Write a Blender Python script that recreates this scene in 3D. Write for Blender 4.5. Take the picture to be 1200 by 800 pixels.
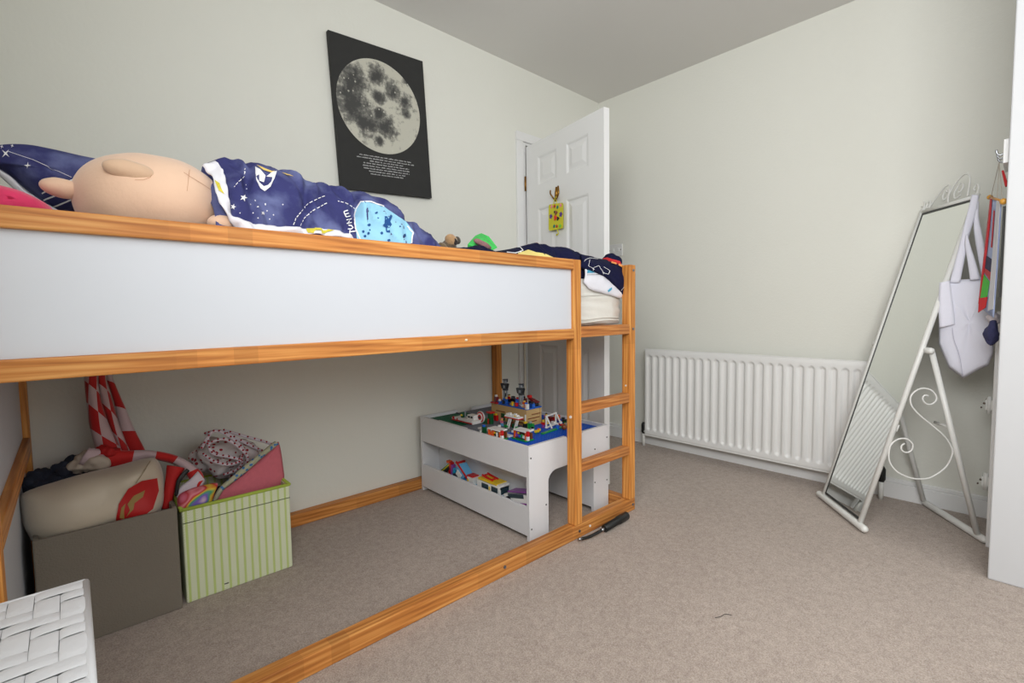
import bpy, bmesh, math, random
from mathutils import Vector, Matrix, noise
from mathutils.bvhtree import BVHTree
from mathutils.geometry import delaunay_2d_cdt
random.seed(7)
for o in list(bpy.data.objects): bpy.data.objects.remove(o)
SC = bpy.context.scene
COL = SC.collection
PI = math.pi

# ------------------------------------------------------------------ camera, light, exposure
CAMF = 563.48; CX, CY = 608.89, 398.94
YAW, PIT, ROL, CH = 0.8193, 0.0633, -0.0130, 0.9588
Fv = Vector((math.cos(YAW)*math.cos(PIT), math.sin(YAW)*math.cos(PIT), -math.sin(PIT)))
R0 = Vector((math.sin(YAW), -math.cos(YAW), 0)); U0 = R0.cross(Fv)
Rv = R0*math.cos(ROL)+U0*math.sin(ROL); Uv = U0*math.cos(ROL)-R0*math.sin(ROL)
cd = bpy.data.cameras.new('camera'); cam = bpy.data.objects.new('camera', cd); COL.objects.link(cam)
cam.matrix_world = Matrix(((Rv.x,Uv.x,-Fv.x,0),(Rv.y,Uv.y,-Fv.y,0),(Rv.z,Uv.z,-Fv.z,CH),(0,0,0,1)))
cd.sensor_width = 36; cd.lens = CAMF/1200*36
cd.shift_x = (600-CX)/1200; cd.shift_y = (CY-400)/1200
cd.clip_start = .02
SC.camera = cam
SC.view_settings.view_transform = 'Standard'; SC.view_settings.look = 'None'
SC.view_settings.gamma = 1; SC.view_settings.use_curve_mapping = False
SC.view_settings.exposure = 0.13

w = bpy.data.worlds.new('sky'); SC.world = w; w.use_nodes = True
w.node_tree.nodes['Background'].inputs[0].default_value = (.80,.90,1,1)
w.node_tree.nodes['Background'].inputs[1].default_value = 1.0

def area(name, loc, target, sx, sy, power, col=(1,1,1)):
    l = bpy.data.lights.new(name, 'AREA'); l.shape = 'RECTANGLE'; l.size = sx; l.size_y = sy
    l.energy = power; l.color = col
    o = bpy.data.objects.new(name, l); COL.objects.link(o); o.location = loc
    o.rotation_euler = (Vector(target)-Vector(loc)).to_track_quat('-Z', 'Y').to_euler()
    return o
# daylight through the left window, plus an unseen added fill from the front wall
area('daylight_left', (-.17,-.45,1.76), (3,-.45,1.66), 2.0, .86, 52, (.98,.99,1))
area('fill_front', (1.1,-1.88,1.76), (1.1,3,1.66), 1.9, .86, 13, (.98,.99,1))  # dim fill added to flatten the shading

# ------------------------------------------------------------------ dimensions
XE, YF, YB, XR, H = 1.9312, 1.2716, 2.2777, 2.9667, 2.4891
XL = -.19; Y0 = -1.9

# measured directions: a pixel of the photograph and one known world coordinate give the point
def P(x, y, ax, v):
    C = Vector((0,0,CH)); d = Fv*CAMF+Rv*(x-CX)-Uv*(y-CY)
    return C+d*((v-C[ax])/d[ax])
def ray(x, y):
    return Vector((0,0,CH)), (Fv*CAMF+Rv*(x-CX)-Uv*(y-CY)).normalized()

# ------------------------------------------------------------------ materials
def lin(c):
    return tuple(((v/255)/12.92 if v/255 <= .04045 else ((v/255+.055)/1.055)**2.4) for v in c[:3])+(1,)
MATS = {}
def mat(name, col, rough=.6, var=.06, nscale=8, bump=0, bscale=60, metal=0, spec=.5, sheen=0, sss=0, coat=0):
    if name in MATS: return MATS[name]
    m = bpy.data.materials.new(name); m.use_nodes = True; nt = m.node_tree; N = nt.nodes; L = nt.links
    b = N['Principled BSDF']; b.inputs['Roughness'].default_value = rough
    b.inputs['Metallic'].default_value = metal; b.inputs['Specular IOR Level'].default_value = spec
    if sheen: b.inputs['Sheen Weight'].default_value = sheen
    if coat: b.inputs['Coat Weight'].default_value = coat
    tc = N.new('ShaderNodeTexCoord'); n = N.new('ShaderNodeTexNoise'); n.inputs['Scale'].default_value = nscale
    n.inputs['Detail'].default_value = 4
    L.new(tc.outputs['Object'], n.inputs['Vector'])
    mx = N.new('ShaderNodeMix'); mx.data_type = 'RGBA'
    c = lin(col); a = tuple(v*(1-var) for v in c[:3])+(1,); d = tuple(min(1,v*(1+var)) for v in c[:3])+(1,)
    mx.inputs[6].default_value = a; mx.inputs[7].default_value = d
    L.new(n.outputs['Fac'], mx.inputs[0]); L.new(mx.outputs[2], b.inputs['Base Color'])
    if bump:
        n2 = N.new('ShaderNodeTexNoise'); n2.inputs['Scale'].default_value = bscale; n2.inputs['Detail'].default_value = 3
        L.new(tc.outputs['Object'], n2.inputs['Vector'])
        bp = N.new('ShaderNodeBump'); bp.inputs['Strength'].default_value = bump; bp.inputs['Distance'].default_value = .01
        L.new(n2.outputs['Fac'], bp.inputs['Height']); L.new(bp.outputs[0], b.inputs['Normal'])
    MATS[name] = m; return m
def nodes(m):
    return m.node_tree.nodes, m.node_tree.links, m.node_tree.nodes['Principled BSDF']

def wood(name, axis, tone=0):
    m = bpy.data.materials.new(name); m.use_nodes = True; N, L, b = nodes(m)
    b.inputs['Roughness'].default_value = .45; b.inputs['Specular IOR Level'].default_value = .3
    tc = N.new('ShaderNodeTexCoord'); mp = N.new('ShaderNodeMapping')
    s = [60,60,60]; s[axis] = 2.2; mp.inputs['Scale'].default_value = s
    L.new(tc.outputs['Object'], mp.inputs['Vector'])
    n = N.new('ShaderNodeTexNoise'); n.inputs['Scale'].default_value = 1.6; n.inputs['Detail'].default_value = 6; n.inputs['Distortion'].default_value = .6
    L.new(mp.outputs[0], n.inputs['Vector'])
    wv = N.new('ShaderNodeTexWave'); wv.inputs['Scale'].default_value = .55; wv.inputs['Distortion'].default_value = 7; wv.inputs['Detail'].default_value = 3
    wv.bands_direction = 'DIAGONAL'
    L.new(mp.outputs[0], wv.inputs['Vector'])
    r = N.new('ShaderNodeValToRGB'); e = r.color_ramp.elements
    e[0].position = .22; e[0].color = lin((152+tone,84+tone*.6,28)); e[1].position = .8; e[1].color = lin((230+tone,168+tone*.8,90))
    x = e.new(.5); x.color = lin((203+tone,129+tone*.8,54))
    mx = N.new('ShaderNodeMix'); mx.data_type = 'FLOAT'; mx.inputs[0].default_value = .22
    L.new(n.outputs['Fac'], mx.inputs[2]); L.new(wv.outputs['Fac'], mx.inputs[3]); L.new(mx.outputs[0], r.inputs[0])
    # big staves of slightly different tone
    mp2 = N.new('ShaderNodeMapping'); s2 = [0,0,0]; s2[axis] = 2.3; mp2.inputs['Scale'].default_value = s2
    L.new(tc.outputs['Object'], mp2.inputs['Vector'])
    vo = N.new('ShaderNodeTexVoronoi'); vo.inputs['Scale'].default_value = 1; L.new(mp2.outputs[0], vo.inputs['Vector'])
    hs = N.new('ShaderNodeHueSaturation'); mr = N.new('ShaderNodeMapRange'); mr.inputs[3].default_value = .82; mr.inputs[4].default_value = 1.12
    sp = N.new('ShaderNodeSeparateColor'); L.new(vo.outputs['Color'], sp.inputs[0]); L.new(sp.outputs[0], mr.inputs[0])
    L.new(mr.outputs[0], hs.inputs['Value']); L.new(r.outputs[0], hs.inputs['Color']); hs.inputs['Saturation'].default_value = .97
    L.new(hs.outputs[0], b.inputs['Base Color'])
    bp = N.new('ShaderNodeBump'); bp.inputs['Strength'].default_value = .12; bp.inputs['Distance'].default_value = .004
    L.new(n.outputs['Fac'], bp.inputs['Height']); L.new(bp.outputs[0], b.inputs['Normal'])
    return m
WX, WY, WZ = wood('pine_x', 0), wood('pine_y', 1), wood('pine_z', 2, 8)
WDX = wood('pine_rung', 0, -14)

WALL = mat('wall_paint', (230,230,221), .85, .010, 2, .10, 90)
CEIL = mat('ceiling_paint', (226,224,220), .9, .01, 2, .08, 60)
WHITE = mat('white_gloss_paint', (234,234,233), .32, .01, 4)
PANEL = mat('white_bed_panel', (208,212,219), .45, .01, 3)
TABLEW = mat('white_laminate', (228,229,232), .4, .01, 3)
METALW = mat('white_metal', (232,232,228), .35, .02, 10)
CREAM = mat('cream_lit_edge', (240,234,218), .5)
STEEL = mat('steel', (170,172,176), .3, .05, 20, metal=1)
BRASS = mat('aged_brass', (150,110,50), .35, .15, 40, metal=1)
BLACK = mat('black_plastic', (22,24,24), .45, .1, 20)
DARK = mat('dark_gap', (40,40,38), .7)

def carpet():
    m = bpy.data.materials.new('carpet'); m.use_nodes = True; N, L, b = nodes(m)
    b.inputs['Roughness'].default_value = 1; b.inputs['Specular IOR Level'].default_value = .05; b.inputs['Sheen Weight'].default_value = .15
    tc = N.new('ShaderNodeTexCoord')
    def nz(s, d=3):
        n = N.new('ShaderNodeTexNoise'); n.inputs['Scale'].default_value = s; n.inputs['Detail'].default_value = d
        L.new(tc.outputs['Object'], n.inputs['Vector']); return n
    big, mid, fine = nz(1.3, 3), nz(45, 4), nz(330, 3)
    r = N.new('ShaderNodeValToRGB'); e = r.color_ramp.elements
    e[0].position = .3; e[0].color = lin((146,131,121)); e[1].position = .75; e[1].color = lin((200,186,175))
    def madd(a, ka, c):
        q = N.new('ShaderNodeMath'); q.operation = 'MULTIPLY_ADD'; q.inputs[1].default_value = ka
        L.new(a, q.inputs[0])
        if isinstance(c, (int,float)): q.inputs[2].default_value = c
        else: L.new(c, q.inputs[2])
        return q.outputs[0]
    v = madd(fine.outputs['Fac'], .9, madd(mid.outputs['Fac'], .30, madd(big.outputs['Fac'], .2, -.18)))
    L.new(v, r.inputs[0]); L.new(r.outputs[0], b.inputs['Base Color'])
    bp = N.new('ShaderNodeBump'); bp.inputs['Strength'].default_value = .55; bp.inputs['Distance'].default_value = .006
    L.new(v, bp.inputs['Height']); L.new(bp.outputs[0], b.inputs['Normal'])
    return m
CARPET = carpet()

# ------------------------------------------------------------------ building helpers
def tag(o, label=None, cat=None, group=None, kind=None):
    if label: o['label'] = label
    if cat: o['category'] = cat
    if group: o['group'] = group
    if kind: o['kind'] = kind
    return o
def thing(name, label, cat, loc, group=None, kind=None):
    o = bpy.data.objects.new(name, None); COL.objects.link(o); o.location = Vector(loc)
    o.empty_display_size = .05
    return tag(o, label, cat, group, kind)
def wloc(o):
    v = Vector((0,0,0))
    while o: v += o.location; o = o.parent
    return v
def part(name, bm, m, parent=None, smooth=False, label=None):
    """link a bmesh given in world coordinates as one mesh object below its parent"""
    cen = sum((v.co for v in bm.verts), Vector())/max(1, len(bm.verts))
    for v in bm.verts: v.co -= cen
    me = bpy.data.meshes.new(name); bm.to_mesh(me); bm.free()
    for mm in (m if isinstance(m, (list,tuple)) else [m]): me.materials.append(mm)
    if smooth:
        for q in me.polygons: q.use_smooth = True
    o = bpy.data.objects.new(name, me); COL.objects.link(o)
    if parent: o.parent = parent; o.location = cen-wloc(parent)
    else: o.location = cen
    if label: o['label'] = label
    return o
def NB(): return bmesh.new()
def box(bm, x0, x1, y0, y1, z0, z1, bev=0, seg=2, mi=0):
    t = bmesh.new(); bmesh.ops.create_cube(t, size=1)
    for v in t.verts:
        v.co = Vector(((x0+x1)/2+v.co.x*(x1-x0), (y0+y1)/2+v.co.y*(y1-y0), (z0+z1)/2+v.co.z*(z1-z0)))
    if bev: bmesh.ops.bevel(t, geom=list(t.edges), offset=bev, segments=seg, affect='EDGES', profile=.5)
    for f in t.faces: f.material_index = mi
    merge(bm, t); return bm
def merge(bm, t, M=None):
    me = bpy.data.meshes.new('tmp'); t.to_mesh(me); t.free()
    if M: me.transform(M)
    bm.from_mesh(me); bpy.data.meshes.remove(me)
def B(*a, **k): return box(NB(), *a, **k)
def obox(bm, c, sx, sy, sz, rot=None, bev=0, mi=0):
    """oriented box; c centre"""
    t = B(-sx/2, sx/2, -sy/2, sy/2, -sz/2, sz/2, bev=bev, mi=mi)
    M = Matrix.Translation(Vector(c)) @ (rot.to_4x4() if rot else Matrix.Identity(4))
    merge(bm, t, M); return bm
def rz(a): return Matrix.Rotation(a, 3, 'Z')
def tube(bm, pts, r, seg=8, closed=False, caps=True):
    pts = [Vector(p) for p in pts]; n = len(pts); rings = []
    nrm = None
    for i, p in enumerate(pts):
        a = pts[(i-1) % n] if (closed or i > 0) else p; b = pts[(i+1) % n] if (closed or i < n-1) else p
        t = (b-a).normalized() if (b-a).length > 1e-9 else Vector((0,0,1))
        if nrm is None:
            nrm = t.orthogonal().normalized()
        nrm = (nrm-t*nrm.dot(t)); nrm = nrm.normalized() if nrm.length > 1e-6 else t.orthogonal().normalized()
        bn = t.cross(nrm); rr = r[i] if isinstance(r, (list,tuple)) else r
        rings.append([bm.verts.new(p+(nrm*math.cos(2*PI*k/seg)+bn*math.sin(2*PI*k/seg))*rr) for k in range(seg)])
    for i in range(n if closed else n-1):
        A, C = rings[i], rings[(i+1) % n]
        for k in range(seg): bm.faces.new((A[k], A[(k+1) % seg], C[(k+1) % seg], C[k]))
    if caps and not closed:
        bm.faces.new(list(reversed(rings[0]))); bm.faces.new(rings[-1])
    return bm
def T(pts, r, seg=8, closed=False): return tube(NB(), pts, r, seg, closed)
def rod(a, b, r, seg=12, round_=True):
    a, b = Vector(a), Vector(b); d = (b-a).normalized()
    if not round_: return T([a,b], r, seg)
    k = [(0,.02),(.13,.5),(.5,.87),(1,1)]
    pts = [a+d*r*(s-1) for s, _ in k]+[b-d*r*(s-1) for s, _ in reversed(k)]
    return T(pts, [r*q for _, q in k]+[r*q for _, q in reversed(k)], seg)
def catmull(pts, sub=6):
    pts = [Vector(p) for p in pts]; out = []
    for i in range(len(pts)-1):
        p0 = pts[max(i-1,0)]; p1 = pts[i]; p2 = pts[i+1]; p3 = pts[min(i+2,len(pts)-1)]
        for s in range(sub):
            t = s/sub
            out.append(.5*((2*p1)+(p2-p0)*t+(2*p0-5*p1+4*p2-p3)*t*t+(3*p1-p0-3*p2+p3)*t**3))
    out.append(pts[-1]); return out
def blob(c, rx, ry, rz_, rot=None, amp=0, freq=6, seg=40, rings=24, power=1.0, seed=0):
    bm = bmesh.new(); bmesh.ops.create_uvsphere(bm, u_segments=seg, v_segments=rings, radius=1)
    for v in bm.verts:
        d = v.co.copy()
        if power != 1.0:
            d = Vector([math.copysign(abs(q)**power, q) for q in d])
        p = Vector((d.x*rx, d.y*ry, d.z*rz_))
        if amp: p += v.co*amp*noise.noise(p*freq+Vector((seed,seed*2,0)))+v.co*amp*.4*noise.noise(p*freq*2.6+Vector((seed,1,0)))
        if rot: p = rot @ p
        v.co = p+Vector(c)
    return bm
def cyl(c, r, h, axis=2, seg=16, bev=0):
    bm = bmesh.new(); bmesh.ops.create_cone(bm, cap_ends=True, segments=seg, radius1=r, radius2=r, depth=h)
    if bev: bmesh.ops.bevel(bm, geom=[e for e in bm.edges if len(e.link_faces)==2 and abs(e.calc_face_angle(0))>1], offset=bev, segments=2, affect='EDGES')
    R = {2: Matrix.Identity(4), 0: Matrix.Rotation(PI/2,4,'Y'), 1: Matrix.Rotation(PI/2,4,'X')}[axis]
    bmesh.ops.transform(bm, matrix=Matrix.Translation(Vector(c)) @ R, verts=bm.verts); return bm
def subsurf(o, lv=1):
    m = o.modifiers.new('subd','SUBSURF'); m.levels = lv; m.render_levels = lv; return o
def solid(o, t, off=0):
    m = o.modifiers.new('thick','SOLIDIFY'); m.thickness = t; m.offset = off; return o
def bevmod(o, wd=.002, seg=2):
    m = o.modifiers.new('bevel','BEVEL'); m.width = wd; m.segments = seg; m.limit_method = 'ANGLE'; return o

def surface(rows, uv=True):
    """grid mesh from rows of points, with a UV map u along rows, v across"""
    bm = bmesh.new(); g = [[bm.verts.new(p) for p in r] for r in rows]
    lay = bm.loops.layers.uv.new('UVMap')
    n, m = len(rows), len(rows[0])
    for i in range(n-1):
        for j in range(m-1):
            f = bm.faces.new((g[i][j], g[i+1][j], g[i+1][j+1], g[i][j+1]))
            for l, (a, b) in zip(f.loops, ((i,j),(i+1,j),(i+1,j+1),(i,j+1))): l[lay].uv = (a/(n-1), b/(m-1))
    return bm
def ribbon(A, Bp, sub=6, across=6, bulge=.004, amp=.003, freq=25):
    a, b = catmull(A, sub), catmull(Bp, sub); rows = []
    for p, q in zip(a, b):
        r = []
        for k in range(across+1):
            t = k/across; c = p.lerp(q, t)
            c += Vector((0,-1,.3))*(bulge*math.sin(PI*t)+amp*noise.noise(c*freq))
            r.append(c)
        rows.append(r)
    return surface(rows)

# decals printed on a fabric surface (found by casting the measured direction onto it)
def bvh_of(o):
    me = o.data; M = Matrix.Translation(wloc(o))
    return BVHTree.FromPolygons([M @ v.co for v in me.vertices], [list(p.vertices) for p in me.polygons])
def hit(bv, x, y, off=.0018):
    C, d = ray(x, y); h = bv.ray_cast(C, d)
    if h[0] is None: return None
    n = h[1] if h[1].dot(d) < 0 else -h[1]
    return h[0]+n*off
def poly_px(bm, bv, pts, step=3, off=.0018, mi=0):
    pts = [Vector(p) for p in pts]; n = len(pts)
    # densify outline
    out = []
    for i in range(n):
        a, b = pts[i], pts[(i+1) % n]; k = max(1, int((b-a).length/step))
        out += [a.lerp(b, s/k) for s in range(k)]
    def inside(q):
        c = False
        for i in range(len(out)):
            a, b = out[i], out[i-1]
            if (a.y > q.y) != (b.y > q.y) and q.x < (b.x-a.x)*(q.y-a.y)/(b.y-a.y)+a.x: c = not c
        return c
    xs = [p.x for p in out]; ys = [p.y for p in out]; ins = []
    x = min(xs)+step*.5
    while x < max(xs):
        y = min(ys)+step*.5
        while y < max(ys):
            q = Vector((x,y))
            if inside(q) and min((q-o).length for o in out) > step*.5: ins.append(q)
            y += step
        x += step
    m = len(out)
    vs, es, fs, *_ = delaunay_2d_cdt(out+ins, [(i,(i+1) % m) for i in range(m)], [list(range(m))], 1, 1e-5)
    vv = []
    for q in vs:
        h = hit(bv, q.x, q.y, off); vv.append(bm.verts.new(h) if h else None)
    for f in fs:
        tri = [vv[i] for i in f]
        if all(tri):
            c = [t.co for t in tri]
            if max((c[0]-c[1]).length,(c[1]-c[2]).length) < .12:
                q = bm.faces.new(tri); q.material_index = mi
def stroke_px(bm, bv, pts, wd, off=.0018, mi=0, dash=None):
    pts = [Vector(p) for p in pts]; seq = []
    for i in range(len(pts)-1):
        k = max(1, int((pts[i+1]-pts[i]).length/1.5))
        seq += [pts[i].lerp(pts[i+1], s/k) for s in range(k)]
    seq.append(pts[-1]); prev = None
    for i, q in enumerate(seq):
        d = (seq[min(i+1,len(seq)-1)]-seq[max(i-1,0)]).normalized(); nn = Vector((-d.y,d.x))*wd/2
        a, b = hit(bv, *(q+nn), off), hit(bv, *(q-nn), off)
        cur = None
        if a and b and (a-b).length < .08:
            cur = (bm.verts.new(a), bm.verts.new(b))
            if prev and (prev[0].co-cur[0].co).length < .05 and not (dash and i % dash[0] >= dash[1]):
                f = bm.faces.new((prev[0],cur[0],cur[1],prev[1])); f.material_index = mi
        prev = cur
def star_px(bm, bv, x, y, r, n=5, inner=.42, rot=.3, **k):
    poly_px(bm, bv, [(x+(r if i % 2 == 0 else r*inner)*math.sin(rot+PI*i/n), y-(r if i % 2 == 0 else r*inner)*math.cos(rot+PI*i/n)) for i in range(2*n)], step=2, **k)

# ------------------------------------------------------------------ the room
def struct(name, bm, m, label, parent=None, cat='room'):
    o = part(name, bm, m, parent)
    if not parent: tag(o, label, cat, kind='structure')
    return o
struct('floor', B(XL-.1, XR+.1, Y0-.1, YB+1.3, -.1, 0), CARPET, 'taupe beige fitted carpet over the whole floor', cat='floor')
struct('ceiling', B(XL-.1, XR+.1, Y0-.1, YB+1.3, H, H+.1), CEIL, 'plain off-white painted ceiling', cat='ceiling')
DX0, DX1, DZ = 2.175, 2.925, 2.03
bm = B(XL-.1, DX0, YB, YB+.1, 0, H); box(bm, DX1, XR+.1, YB, YB+.1, 0, H); box(bm, DX0, DX1, YB, YB+.1, DZ, H)
struct('wall_back', bm, WALL, 'off-white wall with the moon poster and the doorway', cat='wall')
struct('wall_right', B(XR, XR+.1, Y0-.1, YB, 0, H), WALL, 'off-white wall behind the radiator and the leaning mirror', cat='wall')
WY0, WY1, WZ0, WZ1 = -1.45, .55, 1.30, 2.20
bm = B(XL-.1, XL, Y0-.1, WY0, 0, H); box(bm, XL-.1, XL, WY1, YB, 0, H); box(bm, XL-.1, XL, WY0, WY1, 0, WZ0); box(bm, XL-.1, XL, WY0, WY1, WZ1, H)
struct('wall_left', bm, WALL, 'off-white window wall behind the head of the bed', cat='wall')
VX0, VX1 = .15, 2.05
bm = B(XL-.1, VX0, Y0-.1, Y0, 0, H); box(bm, VX1, XR, Y0-.1, Y0, 0, H); box(bm, VX0, VX1, Y0-.1, Y0, 0, WZ0); box(bm, VX0, VX1, Y0-.1, Y0, WZ1, H)
struct('wall_front', bm, WALL, 'off-white wall behind the camera, opened for the added fill window', cat='wall')
# hallway behind the doorway
bm = B(1.6, 1.7, YB+.1, YB+1.2, 0, H); box(bm, XR, XR+.1, YB+.1, YB+1.2, 0, H); box(bm, 1.6, XR+.1, YB+1.2, YB+1.3, 0, H)
struct('wall_hallway', bm, WALL, 'hallway walls seen beyond the open door', cat='wall')
# windows
GL = bpy.data.materials.new('window_glass'); GL.use_nodes = True; N, L, b = nodes(GL)
b.inputs['Transmission Weight'].default_value = 1; b.inputs['Roughness'].default_value = 0; b.inputs['IOR'].default_value = 1.02
def window(name, label, axis, plane, a0, a1, z0, z1):
    t = thing(name, label, 'window', (plane, a0, z0) if axis == 0 else (a0, plane, z0), kind='structure')
    def bb(p0, p1, u0, u1, w0, w1, bev=.003):
        return B(p0,p1,u0,u1,w0,w1,bev=bev) if axis == 0 else B(u0,u1,p0,p1,w0,w1,bev=bev)
    q = plane-.09
    for k in range(2):
        part('window_frame', bb(q, q+.05, a0, a1, z0 if k == 0 else z1-.05, z0+.05 if k == 0 else z1), WHITE, t)
    for u in (a0, (a0+a1)/2-.03, a1-.06): part('window_frame', bb(q, q+.05, u, u+.06, z0+.05, z1-.05), WHITE, t)
    for u in (a0+.06, (a0+a1)/2+.03):
        part('pane', bb(q+.02, q+.026, u, u+(a1-a0)/2-.09, z0+.05, z1-.05, bev=0), GL, t)
    part('window_sill', bb(plane-.09, plane+.015, a0-.03, a1+.03, z0-.025, z0), WHITE, t)
window('window_1', 'white framed two-pane window beside the camera', 0, XL, WY0, WY1, WZ0, WZ1)
window('fill_window', 'white framed two-pane window added around the fill light behind the camera', 1, Y0, VX0, VX1, WZ0, WZ1)  # frame and panes added around the unseen front fill

# skirting along the radiator wall, and behind the door
def skirting(x0, x1, y0, y1, face):
    bm = B(x0, x1, y0, y1, 0, .078, bev=.002)
    if face == 'x': box(bm, x0+.006, x1, y0, y1, .078, .098, bev=.003)
    else: box(bm, x0, x1, y0+.006, y1, .078, .098, bev=.003)
    return bm
struct('baseboard_right', skirting(XR-.018, XR, .085, YB, 'x'), WHITE, 'white painted skirting board under the radiator', cat='skirting')
# door frame
bm = B(DX0-.062, DX0-.006, YB-.016, YB, 0, DZ, bev=.002); box(bm, DX1+.002, XR-.002, YB-.016, YB, 0, DZ, bev=.002)
box(bm, DX0-.062, XR-.002, YB-.016, YB, DZ+.0005, DZ+.055, bev=.002)
box(bm, DX0-.005, DX0+.012, YB-.015, YB+.1, 0, DZ-.015); box(bm, DX1-.01, DX1+.001, YB+.001, YB+.1, 0, DZ-.015); box(bm, DX0, DX1, YB, YB+.1, DZ-.014, DZ)
struct('trim_1', bm, WHITE, 'white door frame around the doorway', cat='door frame')

# ------------------------------------------------------------------ the open six-panel door
HP = Vector((2.180, 2.250, 0)); FP = Vector((2.055, 1.545, 0))
dd = (FP-HP).normalized(); dn = Vector((dd.y, -dd.x, 0))      # dn: normal of visible face
if dn.x > 0: dn = -dn
DW = (FP-HP).length
def dpt(u, z, o=0): return HP+dd*u+dn*o+Vector((0,0,z))
door = thing('door_1', 'open white six-panel door folded back against the foot of the bed', 'door', HP, kind='structure')
DM = Matrix((( dd.x, dn.x, 0, HP.x),(dd.y, dn.y, 0, HP.y),(0,0,1,0),(0,0,0,1)))
DH0, DH1, TH = .012, 1.992, .038
def dbox(bm, u0, u1, o0, o1, z0, z1, bev=0):
    t = B(u0,u1,o0,o1,z0,z1,bev=bev)
    bmesh.ops.recalc_face_normals(t, faces=t.faces)
    merge(bm, t, DM)
    bmesh.ops.recalc_face_normals(bm, faces=bm.faces); return bm
us = [(.125,.315),(.405,.595)]
zs = [(.20,.745),(.93,1.585),(1.725,1.90)]
bm = NB(); dbox(bm, 0, DW, -TH+.008, -.008, DH0, DH1)
for o0, o1 in ((-.008,0),(-TH,-TH+.008)):
    for u0, u1 in ((0,us[0][0]),(us[0][1],us[1][0]),(us[1][1],DW)): dbox(bm, u0, u1, o0, o1, DH0, DH1)
    for u0, u1 in us:
        for z0, z1 in ((DH0,zs[0][0]),(zs[0][1],zs[1][0]),(zs[1][1],zs[2][0]),(zs[2][1],DH1)): dbox(bm, u0, u1, o0, o1, z0, z1)
leaf = part('leaf', bm, WHITE, door)
for o0, s in ((-.008,1),(-TH+.008,-1)):
    for u0, u1 in us:
        for z0, z1 in zs:
            # ogee moulding ring and raised field
            t = bmesh.new(); rings = []
            for ins, h in ((0,.0075),(.006,.006),(.014,.0005),(.026,.0005),(.05,.0065)):
                rings.append([t.verts.new((a,o0+s*h,c)) for a, c in ((u0+ins,z0+ins),(u1-ins,z0+ins),(u1-ins,z1-ins),(u0+ins,z1-ins))])
            for A, C in zip(rings, rings[1:]):
                for k in range(4): t.faces.new((A[k],A[(k+1)%4],C[(k+1)%4],C[k]))
            t.faces.new(rings[-1]); bm = NB(); merge(bm, t, DM)
            bmesh.ops.recalc_face_normals(bm, faces=bm.faces)
            if s > 0: 
                for f in bm.faces:
                    pass
            part('door_panel', bm, WHITE, leaf)
for z in (.25, 1.72):
    bm = NB(); dbox(bm, -.012, .0, -.03, .002, z, z+.09)
    part('hinge', bm, BRASS, door)
for z in (.25, 1.72):
    part('hinge_knuckle', T([dpt(-.006,z,.004), dpt(-.006,z+.09,.004)], .0055, 8), BRASS, door, True)
for o, s in ((0,1),(-TH,-1)):
    h = part('door_handle', T(catmull([dpt(DW-.06,1.0,o), dpt(DW-.06,1.0,o+s*.04), dpt(DW-.08,1.0,o+s*.048), dpt(DW-.17,1.0,o+s*.045)],4), .008), STEEL, door, True)
    bm = NB(); dbox(bm, DW-.08, DW-.04, min(o,o+s*.006), max(o,o+s*.006), .92, 1.07, bev=.002); part('handle_plate', bm, STEEL, h)

# thin cream strand modelled in place of the lit door frame edge
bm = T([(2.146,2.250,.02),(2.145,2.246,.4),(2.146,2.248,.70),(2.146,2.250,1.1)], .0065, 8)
o = part('lit_edge', bm, CREAM, None, True); tag(o, 'thin cream strip standing in for the lit edge of the door frame', 'lit_edge')

# hook on the door and the yellow sign hanging from it
def on_door(x, y, o=.004):
    C, d = ray(x, y); t = (HP+dn*o-C).dot(dn)/d.dot(dn); return C+d*t
hk = on_door(652, 228)
hook = thing('door_hook', 'small aged brass double hook screwed to the open door', 'hook', hk)
def off(x, y, o): return on_door(x, y, o)
part('back_plate', T([off(652,219,.006), off(652,226,.006), off(651,236,.006)], [.006,.010,.006], 8), BRASS, hook, True)
part('prong', T(catmull([off(651,234,.008), off(653,231,.03), off(654.5,225,.034), off(654,218,.030)],4), .005, 8), BRASS, hook, True)
part('prong', T(catmull([off(650,234,.008), off(647,230,.028), off(645,227,.032), off(645,223,.028)],4), .0045, 8), BRASS, hook, True)
sc = off(651.5, 253, .016)
sign = thing('hanging_sign', 'small yellow decorated plaque hanging from the door hook', 'sign', off(651.5,269,.016))
YEL = mat('sign_yellow', (212,205,30), .5); GRN = mat('sign_green', (120,205,60), .5)
def signpt(u, v, o):  # u -1..1 across, v 0..1 down
    return off(651.5+u*8.6, 238+v*31, .012+o)
ring = [(-1,.12),(-.9,.05),(.9,-.02),(1,.05),(1,.9),(.9,.95),(-.85,1.05),(-1,1.0)]
bm = bmesh.new(); f0 = [bm.verts.new(signpt(u,v,.010)) for u, v in ring]; f1 = [bm.verts.new(signpt(u,v,0)) for u, v in ring]
bm.faces.new(f0); bm.faces.new(list(reversed(f1)))
for k in range(8): bm.faces.new((f0[k],f1[k],f1[(k+1)%8],f0[(k+1)%8]))
bmesh.ops.recalc_face_normals(bm, faces=bm.faces)
part('board', bm, YEL, sign)
def disc(p, r, m, nm='flower', lobes=5):
    bm = bmesh.new(); c = bm.verts.new(p+dn*.004); vs = []
    for k in range(20):
        a = 2*PI*k/20; rr = r*(1+.22*math.cos(lobes*a)); vs.append(bm.verts.new(p+dd*math.cos(a)*rr+Vector((0,0,math.sin(a)*rr))))
    for k in range(20): bm.faces.new((c,vs[k],vs[(k+1)%20]))
    part(nm, bm, m, sign)
C_ = dict(pink=(235,140,150), red=(190,20,40), teal=(20,120,110), purple=(90,50,140), green=(90,200,110), brown=(140,80,50), orange=(225,60,20), black=(25,20,25))
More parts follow.
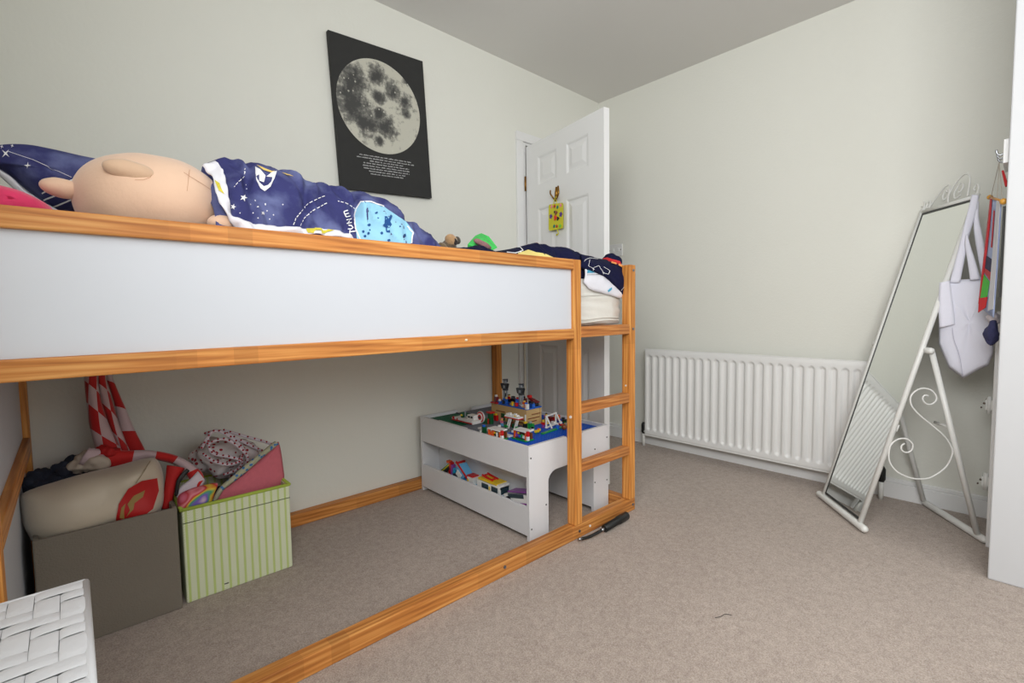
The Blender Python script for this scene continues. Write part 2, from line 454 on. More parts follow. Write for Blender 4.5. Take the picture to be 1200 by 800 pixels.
for u, v, r, c in ((-.6,.13,.010,'pink'),(-.2,.12,.010,'red'),(.2,.15,.010,'teal'),(.62,.08,.010,'pink'),(-.7,.5,.013,'purple'),(.65,.42,.014,'purple'),(-.25,.87,.010,'teal'),(.1,.87,.009,'red'),(.55,.86,.011,'green')):
    disc(signpt(u,v,.0115), r, mat('sign_'+c, C_[c], .5))
for u, v, r, c in ((0,.36,.013,'brown'),(-.1,.55,.015,'orange'),(.25,.58,.011,'black'),(-.2,.33,.007,'black')):
    disc(signpt(u,v,.013), r, mat('sign_'+c, C_[c], .5), 'painted_figure', 3)
part('cord', T([signpt(-.35,.08,.008), off(650,232,.02), off(651.5,230,.02), signpt(.1,.05,.008)], .0022, 6), YEL, sign)
part('tassel', T([signpt(.2,1.0,.008), signpt(.35,1.15,.008), signpt(.1,1.2,.006)], [.003,.003,.006], 6), YEL, sign)

# ------------------------------------------------------------------ light switch
sw = thing('light_switch', 'white double light switch on the wall right of the door', 'switch', (XR,2.115,1.39))
part('switch_plate', B(XR-.010, XR, 2.062, 2.185, 1.345, 1.432, bev=.003), WHITE, sw)
for y in (2.095, 2.14): part('rocker', B(XR-.015, XR-.009, y-.008, y+.012, 1.378, 1.402, bev=.002), WHITE, sw)
for y in (2.074, 2.172): part('screw', cyl((XR-.0105,y,1.389), .004, .003, 0, 10), mat('switch_screw',(90,90,85),.4), sw)

# ------------------------------------------------------------------ radiator
rad = thing('radiator', 'long white panel radiator with vertical flutes on the right wall', 'radiator', (2.90,1.17,.08))
RY0, RY1, RZ0, RZ1, RX = .515, 1.817, .085, .683, 2.868
pitch = .0515
def flute(y, z):
    ph = ((RY1-.012-y) % pitch)/pitch
    zt, zb = RZ1-.038, RZ0+.035
    if y < RY0+.02 or y > RY1-.012: return 0
    w_ = max(0, 1-abs(ph-.5)/.34)
    cap = .5*(1-abs(ph-.5)*0)
    e = min((zt-abs(ph-.5)*.03-z)/.012, (z-zb-abs(ph-.5)*.03)/.012, 1); e = max(0, e)
    return .0125*(1-(1-min(1,w_*1.7))**2)*e
ys = [RY0]+[RY0+.006+i*(RY1-RY0-.012)/(25*12) for i in range(25*12+1)]+[RY1]
zr = [RZ0, RZ0+.006]+[RZ0+.02+k*.006 for k in range(7)]+[RZ0+.1+k*.1 for k in range(4)]+[RZ1-.07+k*.005 for k in range(9)]+[RZ1-.006, RZ1]
rows = []
for y in ys:
    r = []
    for k, z in enumerate(zr):
        edge = .006 if (k in (0,len(zr)-1) or y in (RY0,RY1)) else 0
        r.append(Vector((RX+edge+flute(y,z), y, z)))
    rows.append(r)
bm = surface(rows); bmesh.ops.recalc_face_normals(bm, faces=bm.faces)
RADW = mat('radiator_enamel', (234,234,232), .3, .01, 4)
part('front_panel', bm, RADW, rad, True)
bm = B(RX+.014, RX+.020, RY0+.002, RY1-.002, RZ0+.002, RZ1-.002); box(bm, RX+.0, RX+.02, RY0, RY1, RZ1-.004, RZ1+.001, bev=.001); box(bm, RX+.0, RX+.02, RY0, RY1, RZ0-.002, RZ0+.004, bev=.001)
part('back_panel', bm, RADW, rad)
for y in (.75,1.6): part('bracket', B(RX+.020, XR-.001, y, y+.03, RZ0+.05, RZ1-.05), RADW, rad)
for y, s in ((RY1+.022,1),(RY0-.028,-1)):
    part('pipe', T([(RX+.03,y,.0),(RX+.03,y,.10)], .011, 12), METALW, rad, True)
    v = part('valve', T([(RX+.03,y,.085),(RX+.03,y,.10),(RX+.03,y,.15),(RX+.03,y,.165)], [.010,.017,.017,.009], 12), BLACK, rad, True)
    part('valve_arm', T([(RX+.03,y,.105),(RX+.012,y-s*.03,.105)], .008, 8), METALW, v, True)

# ------------------------------------------------------------------ protruding cupboard at the right with its fittings
CXX = 2.297
struct('wall_cupboard', B(CXX, XR, Y0, .0775, 0, H, bev=.004), mat('cupboard_paint',(204,205,207),.6,.01,2), 'white painted boxed-in cupboard at the right edge', cat='cupboard')
bm = B(2.60, 2.78, .0775, .0900+.008, .0, .93, bev=.003)
struct('trim_2', bm, WHITE, 'white vertical batten on the side of the boxed-in cupboard', cat='trim')
for z, lab in ((.545,'upper white painted hinge on the side of the boxed-in cupboard'),(.225,'lower white painted hinge on the side of the boxed-in cupboard')):
    h = thing('cupboard_hinge', lab, 'hinge', (2.76,.11,z-.03), 'painted hinges')
    part('knuckle', T([(2.74,.112,z-.035),(2.74,.112,z+.035)], .008, 8), METALW, h, True)
    part('hinge_leaf', B(2.735, 2.80, .0985, .125, z-.02, z+.02, bev=.002), METALW, h)
    part('screw', cyl((2.733,.127,z+.006), .004, .01, 0, 8), mat('old_screw',(110,100,90),.4,metal=1), h)
    part('screw', cyl((2.733,.135,z-.012), .003, .01, 0, 8), mat('old_screw',(110,100,90),.4,metal=1), h)

# ------------------------------------------------------------------ moon poster
c4 = [P(386,36,1,YB-.03), P(498,71,1,YB-.03), P(504,231,1,YB-.03), P(398,222,1,YB-.03)]
pc = sum(c4, Vector())/4
ax = ((c4[1]-c4[0])+(c4[2]-c4[3])); ang = math.atan2(ax.z, ax.x)*.5+math.atan2(-(c4[0]-c4[3]).x, (c4[0]-c4[3]).z)*.5
PW, PH = .5, .705
ps = thing('moon_poster', 'black poster of the full moon with lines of small white text', 'poster', pc)
PM = Matrix.Translation(pc) @ Matrix.Rotation(-ang, 4, 'Y')
CANV = mat('black_canvas', (44,44,43), .8, .12, 30, .1, 300)
bm = NB(); merge(bm, B(-PW/2,PW/2,0,.024,-PH/2,PH/2,bev=.002), PM); part('canvas', bm, CANV, ps)
def moonmat():
    m = bpy.data.materials.new('moon_print'); m.use_nodes = True; N, L, b = nodes(m); b.inputs['Roughness'].default_value = .8
    tc = N.new('ShaderNodeTexCoord')
    def math_(op, a, b_=None, c=None):
        q = N.new('ShaderNodeMath'); q.operation = op
        for i, v in enumerate((a,b_,c)):
            if v is None: continue
            if isinstance(v,(int,float)): q.inputs[i].default_value = v
            else: L.new(v, q.inputs[i])
        return q.outputs[0]
    n = N.new('ShaderNodeTexNoise'); n.inputs['Scale'].default_value = 17; n.inputs['Detail'].default_value = 10; n.inputs['Roughness'].default_value = .72
    L.new(tc.outputs['Object'], n.inputs['Vector'])
    n1 = N.new('ShaderNodeTexNoise'); n1.inputs['Scale'].default_value = 55; n1.inputs['Detail'].default_value = 6
    L.new(tc.outputs['Object'], n1.inputs['Vector'])
    sep = N.new('ShaderNodeSeparateXYZ'); L.new(tc.outputs['Object'], sep.inputs[0])
    # dark seas: soft ellipses (x, z, radius) in units of the disc radius .225
    tot = None
    for x, z, r in ((-.62,.40,.42),(-.08,.66,.26),(.32,.42,.25),(.62,.30,.2),(.68,.78,.12),(.62,.02,.14),(-.05,.2,.22),(-.62,-.12,.5),(-.35,-.42,.34),(.12,-.40,.32),(-.02,-.15,.18),(-.05,-.72,.16),(-.82,.1,.2)):
        dx = math_('MULTIPLY', math_('ADD', sep.outputs[0], -x*.225), 1/(r*.225)); dz = math_('MULTIPLY', math_('ADD', sep.outputs[2], -z*.225), 1/(r*.225))
        q = math_('SUBTRACT', 1.15, math_('SQRT', math_('ADD', math_('MULTIPLY', dx, dx), math_('MULTIPLY', dz, dz))))
        q = math_('MAXIMUM', q, 0); tot = q if tot is None else math_('MAXIMUM', tot, q)
    v = math_('ADD', math_('MULTIPLY', tot, 1.0), math_('MULTIPLY', math_('SUBTRACT', n.outputs['Fac'], .5), 2.6))
    v = math_('ADD', v, math_('MULTIPLY', math_('SUBTRACT', n1.outputs['Fac'], .5), .7))
    r = N.new('ShaderNodeValToRGB'); e = r.color_ramp.elements
    e[0].position = .12; e[0].color = lin((196,194,180)); e[1].position = .85; e[1].color = lin((70,70,68))
    x = e.new(.5); x.color = lin((116,115,109))
    L.new(v, r.inputs[0])
    # small bright craters
    vo = N.new('ShaderNodeTexVoronoi'); vo.inputs['Scale'].default_value = 30; L.new(tc.outputs['Object'], vo.inputs['Vector'])
    cr = math_('LESS_THAN', vo.outputs['Distance'], .13); mx = N.new('ShaderNodeMix'); mx.data_type='RGBA'
    mx.inputs[7].default_value = lin((205,203,190)); L.new(math_('MULTIPLY', cr, .7), mx.inputs[0]); L.new(r.outputs[0], mx.inputs[6])
    L.new(mx.outputs[2], b.inputs['Base Color']); return m
bm = bmesh.new(); MC = (-.015,.062); MR = .222
bm.faces.new([bm.verts.new((MR*math.cos(2*PI*k/96), -.0012, MR*math.sin(2*PI*k/96))) for k in range(96)])
t = bm; bm = NB(); merge(bm, t, PM @ Matrix.Translation((MC[0],0,MC[1]))); part('moon_print', bm, moonmat(), ps)
# illegible small print: eight lines of tiny word marks
bm = NB(); z = -.182
for hw in (.142,.156,.09,.124,.128,.124,.098,.090):
    x = -hw
    while x < hw:
        wl = random.uniform(.008,.03)
        xx = x
        while xx < min(x+wl, hw):
            hgt = random.choice((.003,.0038,.005)); box(bm, xx, xx+.0022, -.0014, -.0004, z-.002, z-.002+hgt); xx += .0035
        x += wl+.006
    z -= .0122
t = bm; bm = NB(); merge(bm, t, PM @ Matrix.Translation((-.005,0,0)))
o = part('small_print', bm, mat('print_white',(200,200,200),.7), ps); o['kind'] = 'stuff'

# ------------------------------------------------------------------ the raised bed
bed = thing('raised_bed', 'pine and white raised childs bed with ladder along the wall', 'bed', (XE-1.045, (YF+YB)/2, 0))
K = .045; XS = XE-2.09
def bar(name, m, *a, **k): return part(name, B(*a, bev=.0035), m, bed, **k)
LP = 1.5378
YBK = YB-.004
for x0, y0 in ((XE-K,YF),(XS,YF),(LP-K,YF),(XE-K,YBK-K),(XS,YBK-K)): bar('post', WZ, x0, x0+K, y0, y0+K, .0575, 1.16)
bar('bottom_rail', WX, XS, XE, YF, YF+K, 0, .0565); bar('bottom_rail', WX, XS, XE, YBK-K, YBK, 0, .0565)
bar('bottom_rail', WY, XE-K, XE, YF+K, YBK-K, 0, .0565); bar('bottom_rail', WY, XS, XS+K, YF+K, YBK-K, 0, .0565)
bar('top_rail', WX, XS+K, LP-K, YF, YF+K, 1.119, 1.16); bar('top_rail', WX, XS+K, XE-K, YBK-K, YBK, 1.119, 1.16)
bar('top_rail', WY, XE-K, XE, YF+K, YBK-K, 1.119, 1.16) if False else None
bar('middle_rail', WX, XS+K, LP-K, YF, YF+K, .8386, .8807); bar('middle_rail', WX, XS+K, XE-K, YBK-K, YBK, .8386, .8807)
bar('middle_rail', WY, XS, XS+K, YF+K, YBK-K, .515, .565)
bar('middle_rail', WY, XE-K, XE, YF+K, YBK-K, .8386, .8807)
for z0, z1 in ((.842,.887),(.523,.566),(.276,.314)): bar('ladder_rung', WDX, LP, XE-K*.0-.006 if False else XE-K, YF+.001, YF+K-.001, z0, z1)
part('side_panel', B(XS+K-.003, LP-K+.003, YF+.016, YF+.026, .878, 1.122), PANEL, bed)
part('side_panel', B(XS+K-.003, XE-K+.003, YBK-.03, YBK-.02, .878, 1.122), PANEL, bed)
part('end_panel', B(XS+.018, XS+.028, YF+K-.003, YBK-K+.003, .562, 1.13), PANEL, bed)
part('end_panel', B(XS+.018, XS+.028, YF+K-.003, YBK-K+.003, .054, .518), PANEL, bed)
for i in range(14):
    x = XS+.08+i*.139; bar('slat', WY, x, x+.07, YF+K+.002, YBK-K-.002, .862, .880)
BOLT = mat('bolt_metal', (140,150,165), .3, metal=.9); CAP = mat('white_cap', (238,236,230), .5)
for x, z in ((XE-.02,1.135),(XE-.02,.865),(XE-.02,.03),(LP-.02,.03),(1.1,.035)):
    part('bolt', cyl((x,YF-.001,z), .006, .004, 1, 12), BOLT, bed)
part('plug', cyl((LP-K-.001,YF+.022,.515), .006, .004, 0, 12), CAP, bed)
part('plug', cyl((XE-K-.001,YF+.022,.60), .004, .004, 0, 12), CAP, bed)
part('plug', cyl((LP+.05,YF-.001,.03), .005, .004, 1, 12), CAP, bed)
part('plug', blob((LP-.62*.5-.28,YF-.001,.863), .006, .003, .004, seg=10, rings=6), mat('cream_mark',(235,215,180),.6), bed)

# mattress with its fitted sheet
def rounded_slab(x0,x1,y0,y1,z0,z1,bev,amp,freq,seed=0,n=3):
    bm = B(x0,x1,y0,y1,z0,z1); bmesh.ops.subdivide_edges(bm, edges=list(bm.edges), cuts=22, use_grid_fill=True)
    c = Vector(((x0+x1)/2,(y0+y1)/2,(z0+z1)/2)); h = Vector(((x1-x0)/2,(y1-y0)/2,(z1-z0)/2))
    for v in bm.verts:
        p = v.co-c; q = Vector([max(-(h[i]-bev), min(h[i]-bev, p[i])) for i in range(3)]); d = p-q
        if d.length > 1e-6: d = d.normalized()*bev
        v.co = c+q+d
        s = v.co*freq; v.co += (d/bev if d.length > 1e-6 else Vector())*amp*noise.noise(Vector((s.x,s.y,s.z*4))+Vector((seed,0,0)))
    return bm
mt = thing('mattress', 'thick cream mattress with wrinkled fitted sheet on the raised bed', 'mattress', (.9,1.76,.882))
MAT_ = mat('cream_sheet', (226,224,216), .9, .03, 6, .25, 25, sheen=.2)
mbody = part('mattress_body', rounded_slab(XS+.05, 1.898, 1.324, 2.225, .882, 1.10, .030, .010, 12), MAT_, mt, True)
for k, z in enumerate((.905,.918,1.02)):
    part('piping', T(catmull([(1.45,1.3195,z),(1.6,1.318,z-.004),(1.75,1.318,z+.003),(1.86,1.322,z+.002),(1.890,1.340,z+.004)],5), .0022, 6), MAT_, mbody, True)

# ------------------------------------------------------------------ bedding
NAVY = mat('navy_space_print', (52,56,112), .9, .35, 9, .35, 30, spec=.2)
NAVY2 = mat('dark_navy_print', (19,22,56), .9, .25, 9, .35, 30, spec=.2)
LINING = mat('white_lining', (232,232,240), .9, .04, 12, .3, 30)
PRW = mat('white_print', (238,238,242), .9); PRB = mat('sky_blue_print', (150,205,232), .9, .12, 25); PRD = mat('deep_blue_print', (24,78,140), .9)
PRY = mat('yellow_print', (226,196,110), .9, .1, 30); PRG = mat('grey_blue_print', (110,122,165), .9, .2, 40)
# navy with lighter blue clouds
def cloudy(m, c1, c2):
    N, L, b = nodes(m); tc = N.new('ShaderNodeTexCoord'); n = N.new('ShaderNodeTexNoise'); n.inputs['Scale'].default_value = 11; n.inputs['Detail'].default_value = 5
    L.new(tc.outputs['Object'], n.inputs['Vector']); r = N.new('ShaderNodeValToRGB'); e = r.color_ramp.elements
    e[0].position = .45; e[0].color = lin(c1); e[1].position = .75; e[1].color = lin(c2); L.new(n.outputs['Fac'], r.inputs[0]); L.new(r.outputs[0], b.inputs['Base Color'])
cloudy(NAVY, (58,60,110), (114,122,166))

def interp(tab, x):
    if x <= tab[0][0]: return tab[0][1]
    for (a, va), (b_, vb) in zip(tab, tab[1:]):
        if x <= b_:
            t = (x-a)/(b_-a); t = t*t*(3-2*t)*.5+t*.5; return va+(vb-va)*t
    return tab[-1][1]
RID = [(.26,1.29),(.285,1.352),(.324,1.371),(.447,1.366),(.566,1.356),(.672,1.347),(.759,1.322),(.884,1.258),(.96,1.215),(1.01,1.12)]
def heap(tab, x0, x1, nx, yfr, yr, yb_, zb, amp=.012, freq=9, seed=0, na=30, folds=()):
    rows = []
    for i in range(nx+1):
        x = x0+(x1-x0)*i/nx; zr_ = interp(tab, x); r = []
        for j in range(na+1):
            t = j/na
            if t < .6:
                a = t/.6*PI/2; y = yr-(yr-yfr)*math.cos(a); z = zb+(zr_-zb)*math.sin(a)
            else:
                a = (t-.6)/.4*PI/2; y = yr+(yb_-yr)*math.sin(a); z = zb+(zr_-zb)*math.cos(a)
            p = Vector((x,y,z)); q = Vector((x*freq+seed, y*freq*.7+x*3, z*freq*.7))
            f = noise.noise(q)*amp-abs(noise.noise(q*1.7+Vector((3,1,7))))*amp*.9+amp*.2+noise.noise(q*4)*amp*.16
            e = math.sin(PI*min(1,max(0,t*1.15)))
            p += Vector((0,-.8,.5))*f*(.35+.65*e)
            for fx, fk, fd, fw in folds:
                g_ = math.exp(-((x-fx-fk*(z-1.2))/fw)**2)*math.sin(PI*min(1,t*1.3)); p += Vector((0,.8,-.35))*fd*g_
            p.x += noise.noise(q*1.3+Vector((5,5,5)))*amp*.6
            r.append(p)
        rows.append(r)
    return surface(rows)
duv = thing('space_duvet', 'rumpled navy space-print duvet heaped beside the peach soft toy', 'duvet', (.64,1.7,1.10))
cov = part('cover', heap(RID, .262, 1.012, 170, 1.335, 1.50, 2.15, 1.10, amp=.034, freq=10, folds=((.335,.25,.022,.012),(.375,-.2,.020,.014),(.47,.35,.018,.013),(.53,-.5,.020,.011),(.60,.45,.024,.013),(.66,-.4,.016,.010),(.735,-.55,.022,.010),(.79,.5,.018,.012),(.86,-.4,.018,.010))), NAVY, duv, True); solid(cov, .004, -1)
bv = bvh_of(cov)
bm = NB()
poly_px(bm, bv, [(416,246),(424,236),(434,238),(450,243),(466,254),(476,260),(484,271),(481,287),(470,290),(424,290),(418,280),(416,262)], 3, .003)
part('planet_print', bm, PRB, cov, True, label='pale blue spotted planet')
bm = NB(); stroke_px(bm, bv, [(422,282),(416,268),(416,256),(418,246),(424,237),(434,237),(450,243)], 1.4, .0045)
stroke_px(bm, bv, [(482,286),(484,273),(478,266)], 1.4, .0045)
# planet with ring and the letters TUNE
poly_px(bm, bv, [(300,196),(305,199),(311,206),(309,214),(304,212),(304,205),(301,207),(304,214),(309,218.5),(314,217),(318,213),(319,208),(312,207),(319,202),(324,201),(321,210),(317,219),(310,224.5),(305,221),(301,212)], 1.6, .003)
for st in ([(409.6,274),(410.6,270)],[(410.5,272),(417,271)],
           [(408,269),(412,268.6),(413.5,267),(412,265),(408.4,264.8)],
           [(406.5,263),(412.5,261.6)],[(406.5,263),(411,256.6)],[(405,258),(411,256.6)],
           [(402.3,248.6),(404.8,254.6)],[(404.8,254.6),(409.6,253)],[(403.6,251.6),(407.8,249.8)],[(402.3,248.6),(406.8,246.6)]):
    stroke_px(bm, bv, st, 1.2, .003)
for x, y, r in ((285,232.5,4.2),(273,243,3.6),(307.5,250,2.6)): star_px(bm, bv, x, y, r, off=.003)
for x, y in ((290,222),(293,240),(299,236),(302,243),(313,247),(320,252),(311,240),(297,250),(303,256),(316,257),(288,217),(270,252),(281,250),(331,240),(445,285)): star_px(bm, bv, x, y, .9, n=3, inner=.8, off=.003)
stroke_px(bm, bv, [(342,267),(346,256),(352.5,247.5),(362,239),(372,233),(382,230)], .9, .003, dash=(3,2))
stroke_px(bm, bv, [(351,268),(357,257),(364,249),(374,243),(384,238)], .9, .003, dash=(3,2))
stroke_px(bm, bv, [(396,236),(404,238),(412,242),(418,246)], .8, .003, dash=(3,2))
stroke_px(bm, bv, [(275,220),(281,212),(286,205),(288,198)], .8, .003, dash=(3,2))
tag(part('white_print', bm, PRW, cov, True), kind='stuff')
bm = NB(); poly_px(bm, bv, [(450,254),(453,254),(455,257),(457,252),(459,254),(457,260),(459,264),(456,267),(456,273),(452,273),(452,268),(448,265),(450,262)], 2, .0042)
for x, y, r in ((432,264,1.4),(447,274,1.5),(441,250,1),(443,256,.9),(425,272,1.3),(431,274,1.3),(427,277,1.4),(474,276,1.7),(468,266,.9),(433,270,.9),(455,282,1.2)): star_px(bm, bv, x, y, r*1.25, n=4, inner=.85, off=.0042)
tag(part('planet_spots', bm, PRD, cov, True), kind='stuff')
bm = NB(); poly_px(bm, bv, [(301,194),(308,197),(318,201),(322,201),(318,203),(309,200)], 2, .003); poly_px(bm, bv, [(330,203),(340,205),(345,207),(336,206)], 2, .003); tag(part('yellow_print', bm, PRY, cov, True), kind='stuff')
# white lining folded out along the left and bottom edge
A = [P(x,y,1,1.322) for x, y in ((236,197),(246,206),(253,222),(258,240),(268,257),(280,268))]+[P(x,y,1,1.318) for x, y in ((300,272),(330,273),(360,274),(385,276),(410,279),(416,283))]
A[0] = P(236,197,1,1.42); A[1] = P(248,206,1,1.38)
Bq = [P(252,190,1,1.43),P(262,204,1,1.37)]+[P(x,y,1,1.329) for x, y in ((266,222),(268,240),(273,253),(284,259),(304,262),(330,266),(355,267),(385,268),(408,273),(416,280))]
o = part('lining', ribbon(A, Bq, 6, 8, .006, .020, 42), [LINING], duv, True, label='white lining turned out'); solid(o, .004, 0)
bv2 = bvh_of(o); bm = NB()
poly_px(bm, bv2, [(357,268),(378,268),(392,271),(380,274),(362,273)], 2, .004); poly_px(bm, bv2, [(252,212),(258,216),(262,228),(257,224)], 2, .004)
tag(part('lining_print', bm, mat('lining_yellow',(214,200,70),.9,.3,80), o, True), kind='stuff')

# dark navy bedding along the rest of the mattress and hanging over the foot
RID2 = [(1.0,1.17),(1.06,1.195),(1.15,1.205),(1.25,1.180),(1.33,1.205),(1.45,1.235),(1.60,1.232),(1.75,1.215),(1.86,1.20),(1.93,1.16),(1.96,1.07)]
nb = thing('dark_blanket', 'dark navy patterned bedspread spilling over the foot of the bed', 'bedding', (1.45,1.7,1.10))
cov2 = part('cover', heap(RID2, .985, 1.962, 140, 1.330, 1.47, 2.18, 1.09, amp=.020, freq=14, seed=3), NAVY2, nb, True); solid(cov2, .004, -1)
# the front fold that droops across the mattress end
Aa = [P(680,313,1,1.312),P(692,317,1,1.308),P(706,322,1,1.306),P(717,331,1,1.306),P(726,341,1,1.312),P(732,350,1,1.33),P(738,347,1,1.36)]
Ab = [P(680,299,1,1.36),P(694,302,1,1.36),P(708,306,1,1.36),P(720,309,1,1.35),P(730,313,1,1.34),P(737,317,1,1.35),P(742,324,1,1.38)]
fold = part('front_fold', ribbon(Aa, Ab, 6, 8, .012, .006, 30), NAVY2, nb, True); solid(fold, .012, 0)
bvf = bvh_of(cov2); bvg = bvh_of(fold); bm = NB()
stroke_px(bm, bvf, [(588,292),(592,289),(600,290),(610,290),(613,294),(604,297),(594,296)], 1.0, .003)
tag(part('outline_print', bm, PRW, nb, True), kind='stuff')
bm = NB()
for s in ([(692,322),(694,314),(700,312),(706,320),(703,326)],[(690,306),(688,312),(695,316)],[(706,314),(713,318),(711,322),(704,319)],[(728,312),(733,320),(731,334),(726,340)],[(680,308),(690,304),(700,305)]): stroke_px(bm, bvg, s, .45, .009)
tag(part('outline_print', bm, PRW, nb, True), kind='stuff')
bm = NB(); poly_px(bm, bvf, [(606,302),(607,297),(614,295),(619,293),(628,296),(636,297),(642,299),(650,303),(645,306),(620,304)], 2.5, .003)
part('yellow_print', bm, mat('pale_yellow_print',(232,214,130),.9), cov2, True, label='pale yellow printed animal')
# navy hooded lump at the foot with a red and orange face
o = part('rolled_corner', blob(P(716,306,1,1.45), .040, .05, .038, amp=.012, freq=18, seed=4), NAVY2, nb, True)
lump = bvh_of(o); bm = NB(); poly_px(bm, lump, [(702,303),(712,302),(726,306),(730,313),(722,313),(708,309)], 2, .003)
part('red_print', bm, mat('red_print',(216,50,52),.9,.2,60), nb, True)
bm = NB(); stroke_px(bm, bvg, [(703,303),(712,307),(722,309),(731,313)], 5, .010); part('red_print', bm, mat('red_print',(216,50,52),.9), nb, True)
bm = NB(); stroke_px(bm, bvg, [(715,309.5),(722,311),(728,314)], 2.2, .012); part('orange_print', bm, mat('orange_print',(240,160,90),.9), fold, True)
# white printed under-sheet drooping over the mattress
Aa = [P(684,331,1,1.314),P(692,339,1,1.312),P(705,343,1,1.314),P(716,346,1,1.314),P(726,349,1,1.318),P(731,348,1,1.33)]
Ab = [P(684,310,1,1.322),P(694,314,1,1.322),P(706,320,1,1.322),P(716,328,1,1.322),P(725,336,1,1.324),P(730,342,1,1.335)]
us_ = part('under_sheet', ribbon(Aa, Ab, 6, 7, .008, .004, 40), LINING, nb, True, label='white printed under-sheet'); solid(us_, .006, 0)
bvu = bvh_of(us_); bm = NB(); poly_px(bm, bvu, [(710,322.5),(716,322),(719,325),(716,327),(711,325)], 1.5, .006); part('orange_print', bm, mat('rust_print',(196,90,50),.9), us_, True)
bm = NB(); poly_px(bm, bvu, [(685,313),(692,316),(696,320),(685,320)], 1.5, .006); poly_px(bm, bvu, [(711,340),(716,336.5),(716,339),(712,342)], 1.5, .006); part('blue_print', bm, mat('blue_print',(80,170,205),.9), us_, True)
bm = NB(); stroke_px(bm, bvu, [(685,322),(700,322),(712,324)], .5, .006); part('seam', bm, mat('seam_grey',(150,150,155),.9), us_, True)

# ------------------------------------------------------------------ pillow, pink cushion, soft toys
pl_o = [( -30,176),(0,170),(30,170),(60,175),(95,183),(125,190),(150,205),(150,235),(125,246),(95,248),(66,246),(50,236),(30,222),(12,206),(0,198),(-30,190)]
def pad(outline, ydepth, thick, c=None):
    """cushion from an outline on the plane y=ydepth, puffed towards both sides"""
    pts = [P(x,y,1,ydepth) for x, y in outline]; c = sum(pts, Vector())/len(pts)
    n = len(pts); dense = []
    for i in range(n):
        for s in range(4):
            p0,p1,p2,p3 = pts[i-1],pts[i],pts[(i+1)%n],pts[(i+2)%n]; t = s/4
            dense.append(.5*((2*p1)+(p2-p0)*t+(2*p0-5*p1+4*p2-p3)*t*t+(3*p1-p0-3*p2+p3)*t**3))
    bm = bmesh.new(); m = len(dense); R = []
    for k in range(13):
        f = k/13; s_ = 1-f
        R.append((f, s_))
    def ringset(sgn):
        rs = []
        for f, s_ in R[1:]:
            h = thick*(1-(s_)**3.2)**.6*sgn
            rs.append([bm.verts.new(c+(p-c)*s_+Vector((0,1,0))*(h+.35*thick*noise.noise((c+(p-c)*s_)*9+Vector((0,0,sgn)))*min(1,(1-s_)*4))) for p in dense])
        top = bm.verts.new(c+Vector((0,thick*sgn,0))); return rs, top
    edge = [bm.verts.new(p) for p in dense]
    for sgn in (-1,1):
        rs, top = ringset(sgn); prev = edge
        for r in rs:
            for k in range(m): bm.faces.new((prev[k],prev[(k+1)%m],r[(k+1)%m],r[k]))
            prev = r
        for k in range(m): bm.faces.new((prev[k],prev[(k+1)%m],top))
    bmesh.ops.recalc_face_normals(bm, faces=bm.faces); return bm
pil = thing('pillow', 'navy space-print pillow propped at the head of the bed', 'pillow', P(60,240,1,1.72))
pb = part('pillowcase', pad(pl_o, 1.72, .07), NAVY, pil, True); bvp = bvh_of(pb); bm = NB()
star_px(bm, bvp, 7.5, 180.5, 6, n=4, inner=.22, rot=.75, off=.003); star_px(bm, bvp, 33, 194, 4, n=4, inner=.22, rot=.1, off=.003)
star_px(bm, bvp, 3, 173, 2.5, n=4, inner=.3, off=.003); star_px(bm, bvp, 15, 172, 2.2, n=4, inner=.3, off=.003)
for s in ([(50,226),(70,216)],[(62,242),(88,231)],[(52,234),(66,228)],[(82,212),(100,205)]): stroke_px(bm, bvp, s, 1.8, .003)
stroke_px(bm, bvp, [(10,178),(40,188),(62,198),(84,208)], .5, .003)
tag(part('white_print', bm, PRW, pb, True), kind='stuff')
A = [P(x,y,1,1.70) for x, y in ((-25,190),(0,204),(14,216),(24,225),(36,232),(48,240),(60,246),(70,252))]
Bq = [P(x,y,1,1.69) for x, y in ((-25,184),(0,199),(14,208),(26,220),(38,229),(50,238),(62,246),(72,251))]
o = part('white_edge', ribbon(A, Bq, 4, 3, .003, .001), LINING, pil, True, label='white pillowcase edge'); solid(o, .012, 0)

pk = thing('pink_cushion', 'bright pink cushion half hidden under the navy pillow', 'cushion', P(25,240,1,1.5))
PINK = mat('bright_pink', (226,52,104), .8, .2, 25, .2, 60, sheen=.3)
part('cushion_body', pad([(-40,214),(-15,213),(0,218),(25,225),(45,234),(60,243),(66,256),(40,262),(0,262),(-40,262)], 1.46, .06), PINK, pk, True)

PEACH = mat('peach_plush', (232,196,168), .85, .05, 14, .08, 120, sheen=.4)
toy = thing('soft_toy', 'large round peach soft toy lying on its side on the bed', 'soft toy', (.165,1.49,1.11))
bd = blob((.167,1.487,1.232), .150, .145, .112, rot=Matrix.Rotation(-.07,3,'Y'), amp=.006, freq=7, seg=64, rings=40, power=.93)
bdy = part('body', bd, PEACH, toy, True)
EAR = mat('beige_plush', (214,180,150), .85, .06, 14, .08, 120, sheen=.4)
def ear(name, px, py, y, rx, ry, rz_, rot, m=EAR):
    bm = blob(P(px,py,1,y), rx, ry, rz_, rot=Matrix.Rotation(rot,3,'Y'), amp=.003, freq=25, seg=28, rings=18, seed=2); return part(name, bm, m, toy, True)
ear('ear', 153, 201, 1.37, .048, .026, .024, .12); ear('paw', 72, 220, 1.47, .036, .026, .021, .06, PEACH)
bvb = bvh_of(bdy); bm = NB()
stroke_px(bm, bvb, [(215,202),(224,208),(236,215),(249,224)], .5, .001)
stroke_px(bm, bvb, [(222,199),(221,206),(220,216),(219,224)], .6, .001)
part('stitching', bm, mat('stitch_brown',(196,150,120),.9), bdy, True)
